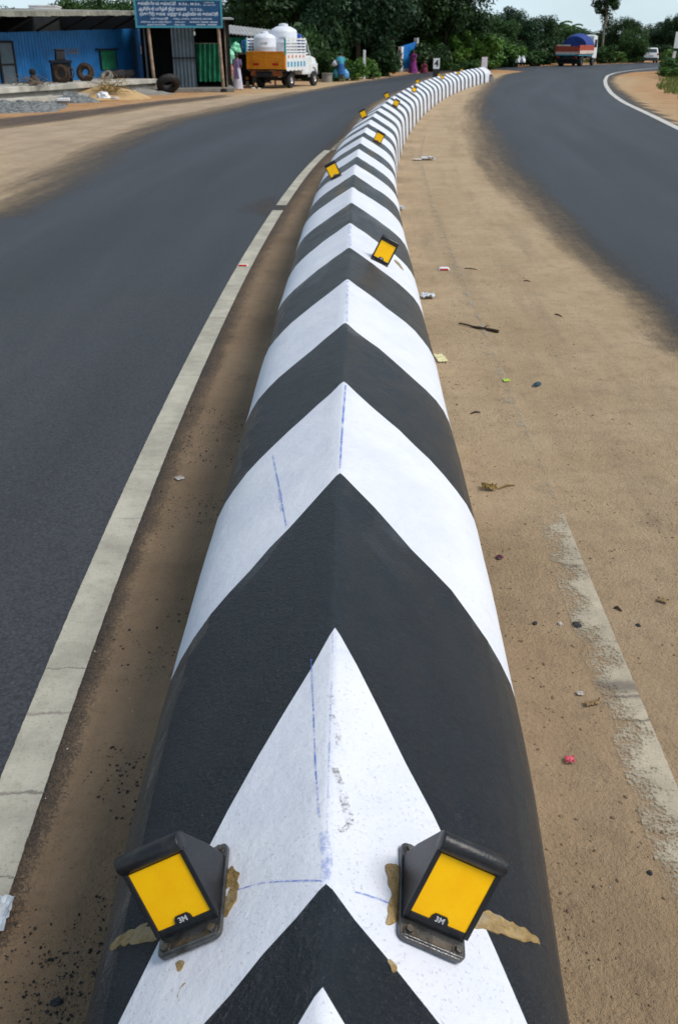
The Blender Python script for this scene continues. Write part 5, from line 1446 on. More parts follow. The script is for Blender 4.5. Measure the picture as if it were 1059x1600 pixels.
# green net hanging from the roof
mb = MB(); vs = []; fs = []; nn_ = 24
for j in range(8):
    for i in range(nn_ + 1):
        z = 2.35 - 0.5 * j / 7 * (1.4 + 0.6 * mnoise.noise(Vector((i * 0.3, 0, 0)))); vs.append((0.05 + 1.5 * i / nn_, -0.1 + 0.08 * math.sin(i * 0.9) + 0.1 * mnoise.noise(Vector((i * .5, j * .5, 1))), z))
for j in range(7):
    for i in range(nn_): a = j * (nn_ + 1) + i; fs.append((a, a + 1, a + nn_ + 2, a + nn_ + 1))
mb.add(vs, fs); mb.build('hanging_net', M['greencloth'], ts, smooth=True, fix=False)
MB().tube([(0.3, -0.15, 2.4), (0.28, -0.2, 1.9), (0.4, -0.2, 1.35)], [0.04, 0.10, 0.05], 8).build('hanging_rope_bundle', M['brush'], ts, smooth=True)

# drum, sack and crate before it
k0 = P(361.5, 128, 51.6)
dm = thing('painted_drum', 'pink and cream painted drum on a black stand under the mint sack', 'drum', (k0.x, 51.6, 0))
MB().lathe([(0.22, 0.30), (0.26, 0.31), (0.26, 0.55), (0.27, 0.56), (0.26, 0.57)], n=20).build('lower_band', M['creampaint'], dm, smooth=True)
MB().lathe([(0.262, 0.572), (0.255, 0.85), (0.267, 0.86), (0.255, 0.87), (0.25, 1.10), (0.2, 1.11)], n=20).build('upper_band', M['pinkpaint'], dm, smooth=True)
MB().box((0, 0, 0.14), (0.46, 0.4, 0.28), taper=0.9).box((0, -0.255, 0.36), (0.2, 0.05, 0.14)).build('stand', M['dark'], dm, bevel=0.02)
o = lump('mint_sack', 'bulging mint green sack set on the pink and cream drum', 'sack', 359, 120, (0.29, 0.24, 0.52), M['mint'], 3.1, rough=0.25); o.location = (k0.x + 0.02, 51.6, 1.14)
# make the sack stand on its flat end
o = lump('mint_bundle', 'mint green cloth bundle hung higher, right of the mint sack', 'bundle', 366, 100, (0.30, 0.25, 0.34), M['mint'], 8.8, rough=0.5); o.location = (P(368, 73, 52.3).x, 52.3, 1.66)
rk = thing('timber_rack', 'dark timber rack carrying the mint bundle and the blue drum', 'rack', (P(374, 100, 52.6).x, 52.6, 0), R(10))
MB().box((0.1, 0, 1.60), (1.3, 0.55, 0.05)).build('shelf', M['wood'], rk)
for x in (-0.5, 0.7):
    for y in (-0.24, 0.24): MB().box((x, y, 0.787), (0.06, 0.06, 1.575)).build('leg', M['wood'], rk)
MB().box((0.1, 0.26, 0.8), (1.2, 0.03, 1.4)).build('back_board', M['dark'], rk)
bd_ = P(386, 74, 52.6)
bdm = thing('blue_drum', 'blue plastic drum on the timber rack left of the white tank', 'drum', (bd_.x, 52.6, 1.63))
MB().lathe([(0.24, 0), (0.27, 0.02), (0.27, 0.18), (0.285, 0.2), (0.27, 0.22), (0.27, 0.40), (0.285, 0.42), (0.27, 0.44), (0.26, 0.56), (0.10, 0.60), (0.03, 0.60)], n=22).build('shell', M['drumblue'], bdm, smooth=True)
MB().lathe([(0.06, 0.6), (0.06, 0.64), (0.02, 0.645)], (0.1, 0, 0), 10).build('cap', M['dark'], bdm)
pt = P(386, 122, 53.0)
po = thing('clay_pot', 'small orange and cream pot on the ground behind the pickup tail', 'pot', (pt.x, 53.0, 0))
MB().lathe([(0.09, 0), (0.12, 0.03), (0.12, 0.28), (0.05, 0.30)], n=14).build('lower_pot', M['creampaint'], po, smooth=True)
MB().lathe([(0.06, 0.30), (0.13, 0.36), (0.12, 0.48), (0.06, 0.54), (0.07, 0.56)], n=14).build('upper_pot', M['orange'], po, smooth=True)

# ------------------------------------------------------------------ vehicles (local x forward, y left, z up)
def wheel(parent, x, y, r, w, side, hub='rim'):
    mb = MB(); rr = r - 0.10
    mb.lathe([(rr * 0.62, -w / 2), (r * 0.94, -w / 2), (r, -w * 0.36), (r, w * 0.36), (r * 0.94, w / 2), (rr * 0.62, w / 2)], n=26, cap=False)
    v2 = [(p[0] + x, y + p[2], p[1] + r) for p in mb.v]; mb.v = v2
    o = mb.build('wheel', M['tyre'], parent, smooth=True)
    mb = MB(); mb.lathe([(rr * 0.66, w * 0.28), (rr * 0.60, w * 0.40), (rr * 0.5, w * 0.25), (rr * 0.28, w * 0.28), (rr * 0.22, w * 0.45), (0.01, w * 0.46)], n=20, cap=True)
    mb.v = [(p[0] + x, y + p[2] * side, p[1] + r) for p in mb.v]
    mb.build('rim', M[hub], o, smooth=True)
    return o

def make_pickup():
    hd = R(90 - 22)
    t = thing('cargo_pickup', 'white pickup with orange tailgate and patterned white side boards parked by the stalls', 'pickup truck')
    g_ = G(455, 137.5); t.rotation_euler = (0, 0, hd)
    # origin: rear right wheel contact is at (1.0, -0.85)
    off = Matrix.Rotation(hd, 3, 'Z') @ Vector((1.05, -0.90, 0)); t.location = (g_.x - off.x, g_.y - off.y, 0)
    W = 1.10
    MB().box((1.95, 0, 0.62), (4.4, 0.8, 0.16)).box((1.05, 0, 0.42), (0.16, 1.5, 0.14)).box((4.05, 0, 0.42), (0.14, 1.5, 0.14)).box((0.6, 0, 0.5), (0.5, 0.5, 0.25)).build('chassis', M['chassis'], t)
    fl = MB().box((1.28, 0, 0.88), (2.5, 2 * W, 0.08)).build('cargo_bed', M['chassis'], t)
    tg = MB().box((0.0, 0, 1.30), (0.06, 2 * W, 0.82)).build('tailgate', M['orange'], t, bevel=0.01)
    mb = MB()
    for z in (0.93, 1.30, 1.67): mb.box((-0.035, 0, z), (0.03, 2 * W - 0.06, 0.05))
    for y in (-W + 0.05, 0, W - 0.05): mb.box((-0.037, y, 1.30), (0.03, 0.06, 0.66))
    mb.build('tailgate_ribs', M['orange'], tg)
    mb = MB(); mb.box((-0.045, -0.55, 1.12), (0.03, 0.34, 0.10)); mb.box((-0.045, 0.55, 1.12), (0.03, 0.34, 0.10)); mb.build('tail_lamps', M['lampred'], tg)
    bmp = MB().box((0.0, 0, 0.70), (0.10, 1.75, 0.24)).build('rear_bumper', M['darkorange'], t, bevel=0.01)
    MB().box((-0.06, 0.1, 0.71), (0.02, 0.9, 0.17)).build('plate_board', M['dark'], bmp)
    for sgn in (-1, 1):
        y = sgn * (W + 0.0)
        mb = MB(); mb.box((1.28, y, 1.27), (2.46, 0.045, 0.70))
        mb.prism([(0.05, y - 0.022, 0.92), (2.5, y - 0.022, 0.92)] + [(2.5 - 0.245 * k - 0.12 * 0, y - 0.022, 0.86 - (0.06 if k % 2 else 0.0)) for k in range(0, 11)], (0, 0.044, 0))
        sd_ = mb.build('side_board', M['carwhite'], t)
        mb = MB()
        for k in range(5): mb.box((1.28, y, 1.70 + 0.14 * k), (2.46, 0.035, 0.07))
        for k in range(6): mb.box((0.08 + 0.478 * k, y - sgn * 0.03, 1.98), (0.05, 0.04, 0.72))
        mb.build('slat_rack', M['carwhite'], sd_)
        mb = MB()
        for k in range(6): mb.box((0.28 + 0.40 * k, y + sgn * 0.026, 1.12), (0.20, 0.012, 0.24))
        mb.build('blue_checks', M['checkblue'], sd_)
        mb = MB()
        for k in range(5): mb.ell((0.35 + 0.46 * k, y + sgn * 0.024, 1.47), (0.10, 0.012, 0.08), 10, 6)
        mb.build('flower_row', M['flower'], sd_)
        MB().box((0.0, y, 1.92), (0.07, 0.07, 0.72)).build('corner_post', M['teal'], t)
    MB().box((2.55, 0, 1.6), (0.05, 2 * W, 1.4)).build('headboard', M['carwhite'], t)
    # cab with bonnet
    ch = 0.82
    def ring(x, z0, z1, w0, w1): return [(x, -w0, z0), (x, w0, z0), (x, w0 * 1.0, (z0 + z1) * 0.55), (x, w1, z1), (x, -w1, z1), (x, -w0 * 1.0, (z0 + z1) * 0.55)]
    cabm = MB(); cabm.loft([ring(2.66, 0.62, 2.22, ch, 0.68), ring(2.75, 0.60, 2.26, ch, 0.70), ring(3.45, 0.60, 2.26, ch, 0.70), ring(3.58, 0.60, 2.20, ch, 0.69), ring(3.98, 0.60, 1.50, ch, 0.74), ring(4.02, 0.70, 1.46, ch, 0.74), ring(4.70, 0.72, 1.36, 0.76, 0.68), ring(4.78, 0.74, 1.26, 0.74, 0.64)])
    cb_ = cabm.build('cab', M['carwhite'], t, smooth=True)
    for sgn in (-1, 1):
        pts = [(2.80, 1.50), (3.70, 1.50), (3.52, 2.10), (2.82, 2.12)]
        def yy_(z): return sgn * (np.interp(z, [1.45, 2.22], [ch, 0.70]) + 0.006)
        wn = MB().prism([(x, yy_(z), z) for x, z in pts], (0, sgn * 0.012, 0)).build('side_window', M['glass'], cb_)
        dr_ = MB().prism([(x, sgn * (ch + 0.004), z) for x, z in ((2.78, 0.66), (3.85, 0.66), (3.85, 1.3), (3.78, 1.42), (2.78, 1.42))], (0, sgn * 0.014, 0)).build('door', M['carwhite'], cb_, bevel=0.006)
        MB().box((2.95, sgn * (ch + 0.03), 1.22), (0.14, 0.03, 0.03)).build('door_handle', M['chassis'], cb_)
        mi = MB().tube([(3.75, sgn * ch, 1.52), (3.82, sgn * (ch + 0.18), 1.62)], 0.015, 6).box((3.82, sgn * (ch + 0.22), 1.68), (0.05, 0.14, 0.22)).build('wing_mirror', M['chassis'], cb_)
        MB().ell((4.75, sgn * 0.55, 1.02), (0.09, 0.12, 0.12)).build('headlight', M['lampclear'], cb_, smooth=True)
        # front wing
        mb = MB(); arc = [(4.10 + 0.50 * math.cos(R(a)), sgn * 0.86, 0.45 + 0.50 * math.sin(R(a))) for a in range(0, 181, 20)]
        mb.prism(arc + [(3.58, sgn * 0.86, 1.10), (4.65, sgn * 0.86, 1.10)], (0, -sgn * 0.12, 0)); mb.build('front_wing', M['carwhite'], cb_)
    MB().prism([(3.605, -0.62, 2.13), (3.605, 0.62, 2.13), (3.96, 0.68, 1.55), (3.96, -0.68, 1.55)], (0.012, 0, 0.008)).build('windscreen', M['glass'], cb_)
    MB().box((4.86, 0, 0.62), (0.14, 1.7, 0.16)).build('front_bumper', M['chassis'], t, bevel=0.02)
    MB().box((4.79, 0, 1.0), (0.04, 0.8, 0.34)).build('grille', M['chassis'], cb_)
    for x in (1.05, 4.10):
        for sgn in (-1, 1): wheel(t, x, sgn * 0.84, 0.37, 0.22, sgn)
    return t
pk = make_pickup()
def local(t, v):
    return Matrix.Rotation(t.rotation_euler.z, 3, 'Z') @ Vector(v) + t.location

def tank(label, v, r, h):
    p = local(pk, v); t = thing('water_tank', label, 'water tank', p, 0, 'white tanks loaded in the pickup')
    MB().lathe([(r * 0.9, 0), (r, 0.04), (r, h * 0.30), (r * 1.025, h * 0.32), (r, h * 0.34), (r, h * 0.58), (r * 1.025, h * 0.60), (r, h * 0.62), (r, h * 0.84), (r * 0.93, h * 0.90), (r * 0.55, h * 0.97), (r * 0.32, h * 0.985)], n=34).build('shell', M['tank'], t, smooth=True)
    MB().lathe([(r * 0.34, h * 0.975), (r * 0.35, h * 1.0), (r * 0.33, h * 1.035), (r * 0.1, h * 1.05)], n=22).build('lid', M['tank'], t, smooth=True)
    MB().box((0, -r * 1.0, h * 0.72), (0.34, 0.03, 0.07)).build('label_panel', M['litter'], t)
tank('white water tank at the tail of the pickup, lower of the two', (0.68, 0.36, 0.925), 0.58, 1.62)
tank('larger white water tank behind the cab of the pickup, rising higher', (1.72, -0.22, 0.925), 0.70, 1.96)
pb_ = local(pk, (2.28, -0.78, 0.925))
bc = thing('blue_can', 'blue plastic can standing in the pickup next to the cab', 'can', pb_, pk.rotation_euler.z)
MB().box((0, 0, 0.78), (0.34, 0.36, 1.56)).build('body', M['drumblue'], bc, bevel=0.05, seg=3)
MB().lathe([(0.06, 1.56), (0.06, 1.62), (0.02, 1.625)], n=12).build('cap', M['lilac'], bc)

# far lorry
def make_lorry():
    hd = R(90 - 30); t = thing('parked_lorry', 'lorry with red and cream boards and blue tarpaulin parked by the far road', 'lorry')
    g_ = G(901, 104.0); t.rotation_euler = (0, 0, hd); off = Matrix.Rotation(hd, 3, 'Z') @ Vector((0, -1.2, 0)); t.location = (g_.x - off.x, g_.y - off.y, 0)
    W = 1.25
    MB().box((3.3, 0, 0.85), (6.4, 1.0, 0.25)).box((0.1, 0, 0.72), (0.12, 2.1, 0.18)).box((1.5, 0, 0.55), (0.2, 1.9, 0.2)).build('chassis', M['chassis'], t)
    MB().box((2.6, 0, 1.05), (5.2, 2 * W, 0.12)).build('deck', M['signframe'], t)
    for sgn in (-1, 1):
        sb_ = MB().box((2.6, sgn * W, 1.55), (5.2, 0.08, 0.85)).build('side_board', M['red'], t)
        MB().box((2.6, sgn * (W + 0.05), 1.32), (5.1, 0.03, 0.30)).build('cream_band', M['cream'], sb_)
    tg = MB().box((0, 0, 1.50), (0.08, 2 * W - 0.1, 0.75)).build('tailboard', M['red'], t)
    MB().box((-0.055, 0, 1.24), (0.03, 2 * W - 0.12, 0.24)).build('cream_band', M['cream'], tg)
    MB().box((0.02, 0.45, 1.95), (0.06, 1.4, 0.14)).build('loose_plank', M['cream'], t)
    rings = []
    for i in range(9):
        x = 2.1 + 3.1 * i / 8; k = 1 - 0.25 * (abs(i - 4) / 4) ** 3
        rings.append([(x, (W + 0.03) * math.cos(R(a)), 1.9 + (1.18 * k + 0.06 * mnoise.noise(Vector((i, a * 0.02, 0)))) * math.sin(R(a))) for a in range(0, 181, 15)] + [(x, -(W + 0.03), 1.75), (x, W + 0.03, 1.75)])
    MB().loft(rings).build('tarpaulin', M['tarpblue'], t, smooth=True)
    cb_ = MB(); 
    cb_.loft([[(x, -w_, z0), (x, w_, z0), (x, w_, z1), (x, -w_, z1)] for x, w_, z0, z1 in ((5.35, 1.12, 0.8, 2.85), (5.5, 1.16, 0.75, 2.95), (6.5, 1.16, 0.7, 2.85), (6.85, 1.14, 0.7, 1.9), (6.95, 1.12, 0.75, 1.1))])
    c_ = cb_.build('cab', M['carwhite'], t, bevel=0.04)
    for sgn in (-1, 1): MB().prism([(x, sgn * 1.165, z) for x, z in ((5.6, 1.75), (6.55, 1.75), (6.45, 2.5), (5.6, 2.5))], (0, sgn * 0.01, 0)).build('side_window', M['glass'], c_)
    MB().prism([(6.56, -1.0, 2.65), (6.56, 1.0, 2.65), (6.84, 1.0, 1.95), (6.84, -1.0, 1.95)], (0.02, 0, 0.01)).build('windscreen', M['glass'], c_)
    for x in (1.5, 5.9):
        for sgn in (-1, 1): wheel(t, x, sgn * 1.0, 0.50, 0.42 if x < 3 else 0.26, sgn, 'greysheet')
    for sgn in (-1, 1): MB().box((-0.03, sgn * 0.95, 0.86), (0.05, 0.22, 0.12)).build('tail_lamp', M['lampred'], t)
    MB().box((0.35, 0, 0.45), (0.03, 2.1, 0.45)).build('mud_flaps', M['dark'], t)
make_lorry()

def make_car():
    hd = R(90 - 10); t = thing('white_car', 'white hatchback driving away on the far road', 'car')
    g_ = G(1015, 98.3); t.location = g_; t.scale = (1.1, 1.12, 1.1); t.rotation_euler = (0, 0, hd)
    def ring(x, z0, z1, w0, w1): 
        return [(x, -w0 * 0.95, z0), (x, w0 * 0.95, z0), (x, w0, z0 + 0.3 * (z1 - z0)), (x, w0 * 0.97, z0 + 0.6 * (z1 - z0)), (x, w1, z1), (x, -w1, z1), (x, -w0 * 0.97, z0 + 0.6 * (z1 - z0)), (x, -w0, z0 + 0.3 * (z1 - z0))]
    body = MB().loft([ring(0, 0.38, 0.80, 0.72, 0.68), ring(0.06, 0.30, 0.98, 0.82, 0.74), ring(0.3, 0.25, 1.02, 0.86, 0.76), ring(2.7, 0.22, 0.98, 0.86, 0.76), ring(3.6, 0.25, 0.85, 0.82, 0.70), ring(3.8, 0.34, 0.68, 0.7, 0.6)]).build('body', M['carwhite'], t, smooth=True)
    MB().loft([[(x, -w, z) for x, w, z in ()] or [(x, -w, 0.9), (x, w, 0.9), (x, w * 0.86, z), (x, -w * 0.86, z)] for x, w, z in ((0.08, 0.76, 1.02), (0.45, 0.76, 1.46), (0.9, 0.76, 1.52), (1.9, 0.76, 1.50), (2.75, 0.74, 0.98))]).build('cabin_roof', M['carwhite'], t, smooth=True, bevel=0.03)
    MB().prism([(0.10, -0.60, 1.06), (0.10, 0.60, 1.06), (0.40, 0.54, 1.40), (0.40, -0.54, 1.40)], (-0.02, 0, 0.015)).build('rear_window', M['glass'], t)
    for sgn in (-1, 1):
        MB().prism([(x, sgn * y, z) for x, y, z in ((0.6, 0.745, 1.06), (2.45, 0.745, 1.06), (1.9, 0.675, 1.42), (0.75, 0.675, 1.42))], (0, sgn * 0.012, 0)).build('side_window', M['glass'], t)
        MB().box((0.03, sgn * 0.70, 0.88), (0.08, 0.16, 0.20)).build('tail_light', M['lampred'], t, bevel=0.02)
        MB().box((2.35, sgn * 0.92, 1.05), (0.1, 0.18, 0.12)).build('wing_mirror', M['carwhite'], t)
        for x in (0.72, 3.05): wheel(t, x, sgn * 0.74, 0.30, 0.19, sgn)
    MB().box((0.0, 0, 0.42), (0.16, 1.50, 0.20)).build('rear_bumper', M['chassis'], t, bevel=0.03)
    MB().box((-0.005, 0, 0.72), (0.03, 0.48, 0.12)).build('number_plate', M['creampaint'], t)
make_car()

# ------------------------------------------------------------------ people
def person(label, loc, rz, scale, joints, cloth, hair_kind='bun', skin='skin', group=None):
    """one continuous skinned body; joints override the standing pose (metres, facing +y)"""
    J = dict(pelvis=(0, 0, .90), spine=(0, 0, 1.08), chest=(0, 0, 1.27), neck=(0, 0, 1.41), skull=(0, .015, 1.50), crown=(0, .0, 1.62),
             nose=(0, .112, 1.515), chin=(0, .075, 1.445),
             sl=(-.165, 0, 1.345), el=(-.215, -.03, 1.08), wl=(-.22, .06, .85), hl=(-.215, .08, .78),
             sr=(.165, 0, 1.345), er=(.215, -.03, 1.08), wr=(.22, .06, .85), hr=(.215, .08, .78),
             pl=(-.09, 0, .86), kl=(-.10, .03, .48), al=(-.10, 0, .08), tl=(-.11, .15, .03),
             pr=(.09, 0, .86), kr=(.10, .03, .48), ar=(.10, 0, .08), tr=(.11, .15, .03))
    J.update(joints)
    rad = dict(pelvis=.125, spine=.11, chest=.125, neck=.05, skull=.085, crown=.055, nose=.014, chin=.035, sl=.055, el=.04, wl=.026, hl=.030, sr=.055, er=.04, wr=.026, hr=.030, pl=.085, kl=.055, al=.036, tl=.028, pr=.085, kr=.055, ar=.036, tr=.028)
    E_ = [('pelvis', 'spine'), ('spine', 'chest'), ('chest', 'neck'), ('neck', 'skull'), ('skull', 'crown'), ('skull', 'nose'), ('skull', 'chin'), ('chest', 'sl'), ('sl', 'el'), ('el', 'wl'), ('wl', 'hl'), ('chest', 'sr'), ('sr', 'er'), ('er', 'wr'), ('wr', 'hr'), ('pelvis', 'pl'), ('pl', 'kl'), ('kl', 'al'), ('al', 'tl'), ('pelvis', 'pr'), ('pr', 'kr'), ('kr', 'ar'), ('ar', 'tr')]
    for sd in 'lr':                        # four fingers and a thumb on each palm
        h = Vector(J['h' + sd]); w_ = Vector(J['w' + sd]); d = (h - w_).normalized(); s_ = d.orthogonal().normalized()
        for i in range(4):
            for j in range(2):
                nm = 'f%s%d%d' % (sd, i, j); J[nm] = tuple(h + s_ * (i - 1.5) * 0.017 + d * (0.035 + 0.032 * j - 0.006 * abs(i - 1)) + Vector((0, 0.012 * j, 0))); rad[nm] = 0.009 - 0.001 * j
                E_.append((('h' + sd) if j == 0 else 'f%s%d0' % (sd, i), nm))
        J['t' + sd + 'h'] = tuple(w_.lerp(h, 0.45) + s_ * 0.042 + d * 0.02); rad['t' + sd + 'h'] = 0.010; E_.append(('h' + sd, 't' + sd + 'h'))
    t = thing('person', label, 'person', loc, rz, group); t.scale = (scale,) * 3
    names = list(J); ix = {n_: i for i, n_ in enumerate(names)}
    me = bpy.data.meshes.new('body'); me.from_pydata([J[n_] for n_ in names], [(ix[a], ix[b]) for a, b in E_], [])
    o = bpy.data.objects.new('body', me); C.objects.link(o); o.parent = t; me.materials.append(M[skin])
    pass
    sk = o.modifiers.new('skin', 'SKIN'); sk.use_smooth_shade = True
    lay = me.skin_vertices[0].data
    for n_ in names:
        lay[ix[n_]].radius = (rad[n_], rad[n_]); lay[ix[n_]].use_root = n_ == 'pelvis'
    o.modifiers.new('sub', 'SUBSURF').levels = 1; o.modifiers['sub'].render_levels = 1
    sk_ = Vector(J['skull']); cr = Vector(J['crown']); up = (cr - sk_).normalized()
    hb = MB(); hc_ = sk_ + up * 0.055 + Vector((0, -0.022, 0))
    hb.ell(hc_, (0.098, 0.102, 0.105), 14, 9)
    if hair_kind == 'bun': hb.ell(sk_ + Vector((0, -0.125, 0.0)), (0.055, 0.05, 0.055), 10, 7)
    if hair_kind == 'plait': hb.tube([sk_ + Vector((0, -0.09, -0.02)), Vector(J['chest']) + Vector((0, -0.14, 0.02)), Vector(J['spine']) + Vector((0, -0.15, 0))], [0.045, 0.03, 0.012], 8)
    hb.build('hair', M['hair'], t, smooth=True)
    eb = MB()
    for sgn in (-1, 1): eb.ell(sk_ + Vector((sgn * 0.033, 0.078, 0.035)), (0.012, 0.008, 0.007), 8, 6)
    eb.build('eyes', M['eye'], t)
    for nm, mat, mb in cloth(J): mb.build(nm, M[mat], t, smooth=True)
    return t

def ell_ring(c, rx, ry_, n=20, wob=0.0, seed=0):
    return [(c[0] + rx * math.cos(2 * math.pi * k / n) * (1 + wob * math.sin(k * 2.5 + seed)), c[1] + ry_ * math.sin(2 * math.pi * k / n) * (1 + wob * math.sin(k * 2.5 + seed)), c[2]) for k in range(n)]
def sleeve(J, s, e, f, r0, r1):
    a, b = Vector(J[s]), Vector(J[e]); return MB().tube([a.lerp(b, -0.1), a.lerp(b, 0.4 * f), a.lerp(b, f)], [r0, (r0 + r1) / 2, r1], 12)
def torso(J, extra=0.0):
    s, c, n = Vector(J['spine']), Vector(J['chest']), Vector(J['neck']); p = Vector(J['pelvis'])
    return MB().loft([ell_ring(p + Vector((0, 0, .06)), .165 + extra, .125 + extra), ell_ring(s, .148 + extra, .115 + extra), ell_ring(c, .178 + extra, .13 + extra), ell_ring(c.lerp(n, .55), .165 + extra, .10 + extra), ell_ring(c.lerp(n, .85), .07 + extra, .065 + extra)])
def skirt(J, z0, r0, r1, hem=0.05, wob=0.06):
    p = Vector(J['pelvis']); rings = []
    for i in range(7):
        f = i / 6; z = p.z + 0.10 - (p.z + 0.10 - hem) * f; rings.append(ell_ring((p.x, p.y, z), r0 + (r1 - r0) * f, (r0 + (r1 - r0) * f) * 0.82, 22, wob * f, 1 + i * 0.2))
    return MB().loft(rings)
def pallu(J, mat, back=True):
    c, p = Vector(J['chest']), Vector(J['pelvis']); sgn = -1 if back else 1; mb = MB(); vs = []; fs = []
    for i in range(9):
        f = i / 8; z = c.z + 0.10 - f * 0.85
        for k in range(5):
            u = k / 4 - 0.5; vs.append((c.x - 0.08 + 0.10 * f + u * (0.16 + 0.10 * f), sgn * (0.145 + 0.05 * f) + 0.015 * math.sin(k * 2 + i), z))
    for i in range(8):
        for k in range(4): a = i * 5 + k; fs.append((a, a + 1, a + 6, a + 5))
    mb.add(vs, fs); return ('pallu', mat, mb)

# woman in pale sari walking away beside the pickup tail
def cl_w(J): return [('blouse', 'lilac', torso(J, 0.012)), ('sleeve', 'lilac', sleeve(J, 'sl', 'el', .8, .068, .055)), ('sleeve', 'lilac', sleeve(J, 'sr', 'er', .8, .068, .055)), ('sari_skirt', 'palecloth', skirt(J, 1, .168, .26)), pallu(J, 'lilac')]
g_ = G(372, 140.5)
person('woman in lilac blouse and pale grey sari standing at the pickup tail', g_, R(-10), 0.99, dict(el=(-.20, .02, 1.10), wl=(-.14, .20, 1.02), hl=(-.10, .26, 1.02), er=(.22, .0, 1.08), wr=(.16, .20, 1.0), hr=(.12, .26, 1.0)), cl_w, 'bun')
# man in blue carrying two sacks
def cl_m(J): return [('shirt', 'bluecloth', torso(J, 0.016)), ('sleeve', 'bluecloth', sleeve(J, 'sl', 'el', .75, .075, .065)), ('sleeve', 'bluecloth', sleeve(J, 'sr', 'er', .75, .075, .065)), ('lungi', 'bluelungi', skirt(J, 1, .175, .21, hem=0.42))]
g_ = G(533, 128.0); mx, my = g_.x, g_.y
person('man in blue shirt and folded blue lungi carrying sacks along the shoulder', g_, R(20), 1.0, dict(kl=(-.10, .14, .50), al=(-.10, .02, .10), tl=(-.11, .16, .05), kr=(.10, .0, .47), ar=(.10, -.12, .08), tr=(.11, .02, .03), chest=(0, .06, 1.26), neck=(0, .10, 1.39), skull=(0, .13, 1.47), crown=(0, .13, 1.59), nose=(0, .23, 1.48), chin=(0, .19, 1.41), sl=(-.165, .06, 1.33), sr=(.165, .06, 1.33), el=(-.25, .04, 1.05), wl=(-.27, .12, .83), hl=(-.275, .13, .76), er=(.25, .04, 1.05), wr=(.29, .1, .83), hr=(.30, .11, .76)), cl_m, 'short')
def sack(name, label, v, size, mat, seed):
    """a drooping carrier sack gathered at the top"""
    r = random.Random(seed); rings = []
    for i in range(9):
        f = i / 8; k = [0.10, 0.30, 0.62, 0.85, 0.97, 1.0, 0.98, 0.88, 0.5][i]
        rings.append([(size[0] * k * math.cos(2 * math.pi * j / 18) * (1 + 0.12 * math.sin(j * 3 + i)), size[1] * k * math.sin(2 * math.pi * j / 18) * (1 + 0.10 * math.cos(j * 2 + i)), -size[2] * f + 0.02 * mnoise.noise(Vector((i, j, seed)))) for j in range(18)])
    o = MB().loft(rings).build(name, M[mat], None, smooth=True); o.location = v; tag(o, label, 'sack'); return o
rot = Matrix.Rotation(R(20), 3, 'Z')
sack('plastic_sack', 'blue and white plastic sack hanging from the right hand of the man in blue', Vector((mx, my, 0)) + rot @ Vector((.31, .13, .72)), (.24, .20, .56), 'bagblue', 2)
sack('cloth_sack', 'dark green sack hanging from the left hand of the man in blue', Vector((mx, my, 0)) + rot @ Vector((-.30, .15, .74)), (.20, .18, .55), 'baggreen', 5)
o = sack('pale_bundle', 'pale grey bundle carried under the arm by the man in blue', Vector((mx, my, 0)) + rot @ Vector((-.34, .16, 1.20)), (.16, .14, .34), 'palecloth', 7)
# purple sari and seated woman
def cl_p(J): return [('blouse', 'purple', torso(J, 0.02)), ('sleeve', 'purple', sleeve(J, 'sl', 'el', .8, .07, .06)), ('sleeve', 'purple', sleeve(J, 'sr', 'er', .8, .07, .06)), ('sari_skirt', 'purple', skirt(J, 1, .19, .36, wob=0.09)), pallu(J, 'purple', False)]
g_ = G(645, 115.2)
person('woman in a purple sari standing before the blue gate', g_, R(170), 1.0, dict(el=(-.22, .05, 1.08), wl=(-.08, .20, 1.05), hl=(-.02, .24, 1.06)), cl_p, 'plait')
def cl_s(J): return [('blouse', 'maroon', torso(J, 0.02)), ('sleeve', 'maroon', sleeve(J, 'sl', 'el', .8, .07, .06)), ('sleeve', 'maroon', sleeve(J, 'sr', 'er', .8, .07, .06)), ('sari_skirt', 'maroon', MB().loft([ell_ring((0, .02, .40), .19, .18), ell_ring((0, .16, .46), .24, .32), ell_ring((0, .22, .28), .30, .42), ell_ring((0, .22, .04), .36, .46)]))]
g_ = G(661, 114.5)
person('woman in maroon sari squatting on the shoulder beside the purple sari', g_, R(190), 0.95, dict(pelvis=(0, 0, .28), spine=(0, .06, .44), chest=(0, .12, .60), neck=(0, .17, .73), skull=(0, .20, .81), crown=(0, .20, .93), nose=(0, .30, .82), chin=(0, .265, .755), sl=(-.165, .13, .67), el=(-.24, .26, .48), wl=(-.15, .42, .46), hl=(-.10, .47, .46), sr=(.165, .13, .67), er=(.24, .26, .48), wr=(.15, .42, .46), hr=(.10, .47, .46), pl=(-.09, .03, .26), kl=(-.15, .36, .48), al=(-.13, .22, .08), tl=(-.13, .38, .03), pr=(.09, .03, .26), kr=(.15, .36, .48), ar=(.13, .22, .08), tr=(.13, .38, .03)), cl_s, 'bun')
def cl_g(J): return [('blouse', 'greendress', torso(J, 0.02)), ('sleeve', 'greendress', sleeve(J, 'sl', 'el', .8, .07, .06)), ('sleeve', 'greendress', sleeve(J, 'sr', 'er', .8, .07, .06)), ('sari_skirt', 'greendress', skirt(J, 1, .19, .33, wob=0.08)), ('head_cloth', 'sackwhite', MB().ell(Vector(J['skull']) + Vector((0, -.03, .05)), (.115, .12, .12)))]
def cl_g(J): return cl_s(J)[:0] + [('blouse', 'greendress', torso(J, 0.02)), ('sleeve', 'greendress', sleeve(J, 'sl', 'el', .8, .07, .06)), ('sleeve', 'greendress', sleeve(J, 'sr', 'er', .8, .07, .06)), ('sari_skirt', 'greendress', cl_s(J)[3][2]), ('head_cloth', 'sackwhite', MB().ell(Vector(J['skull']) + Vector((0, -.03, .05)), (.115, .12, .12)))]
g_ = P(712, 106, 95)
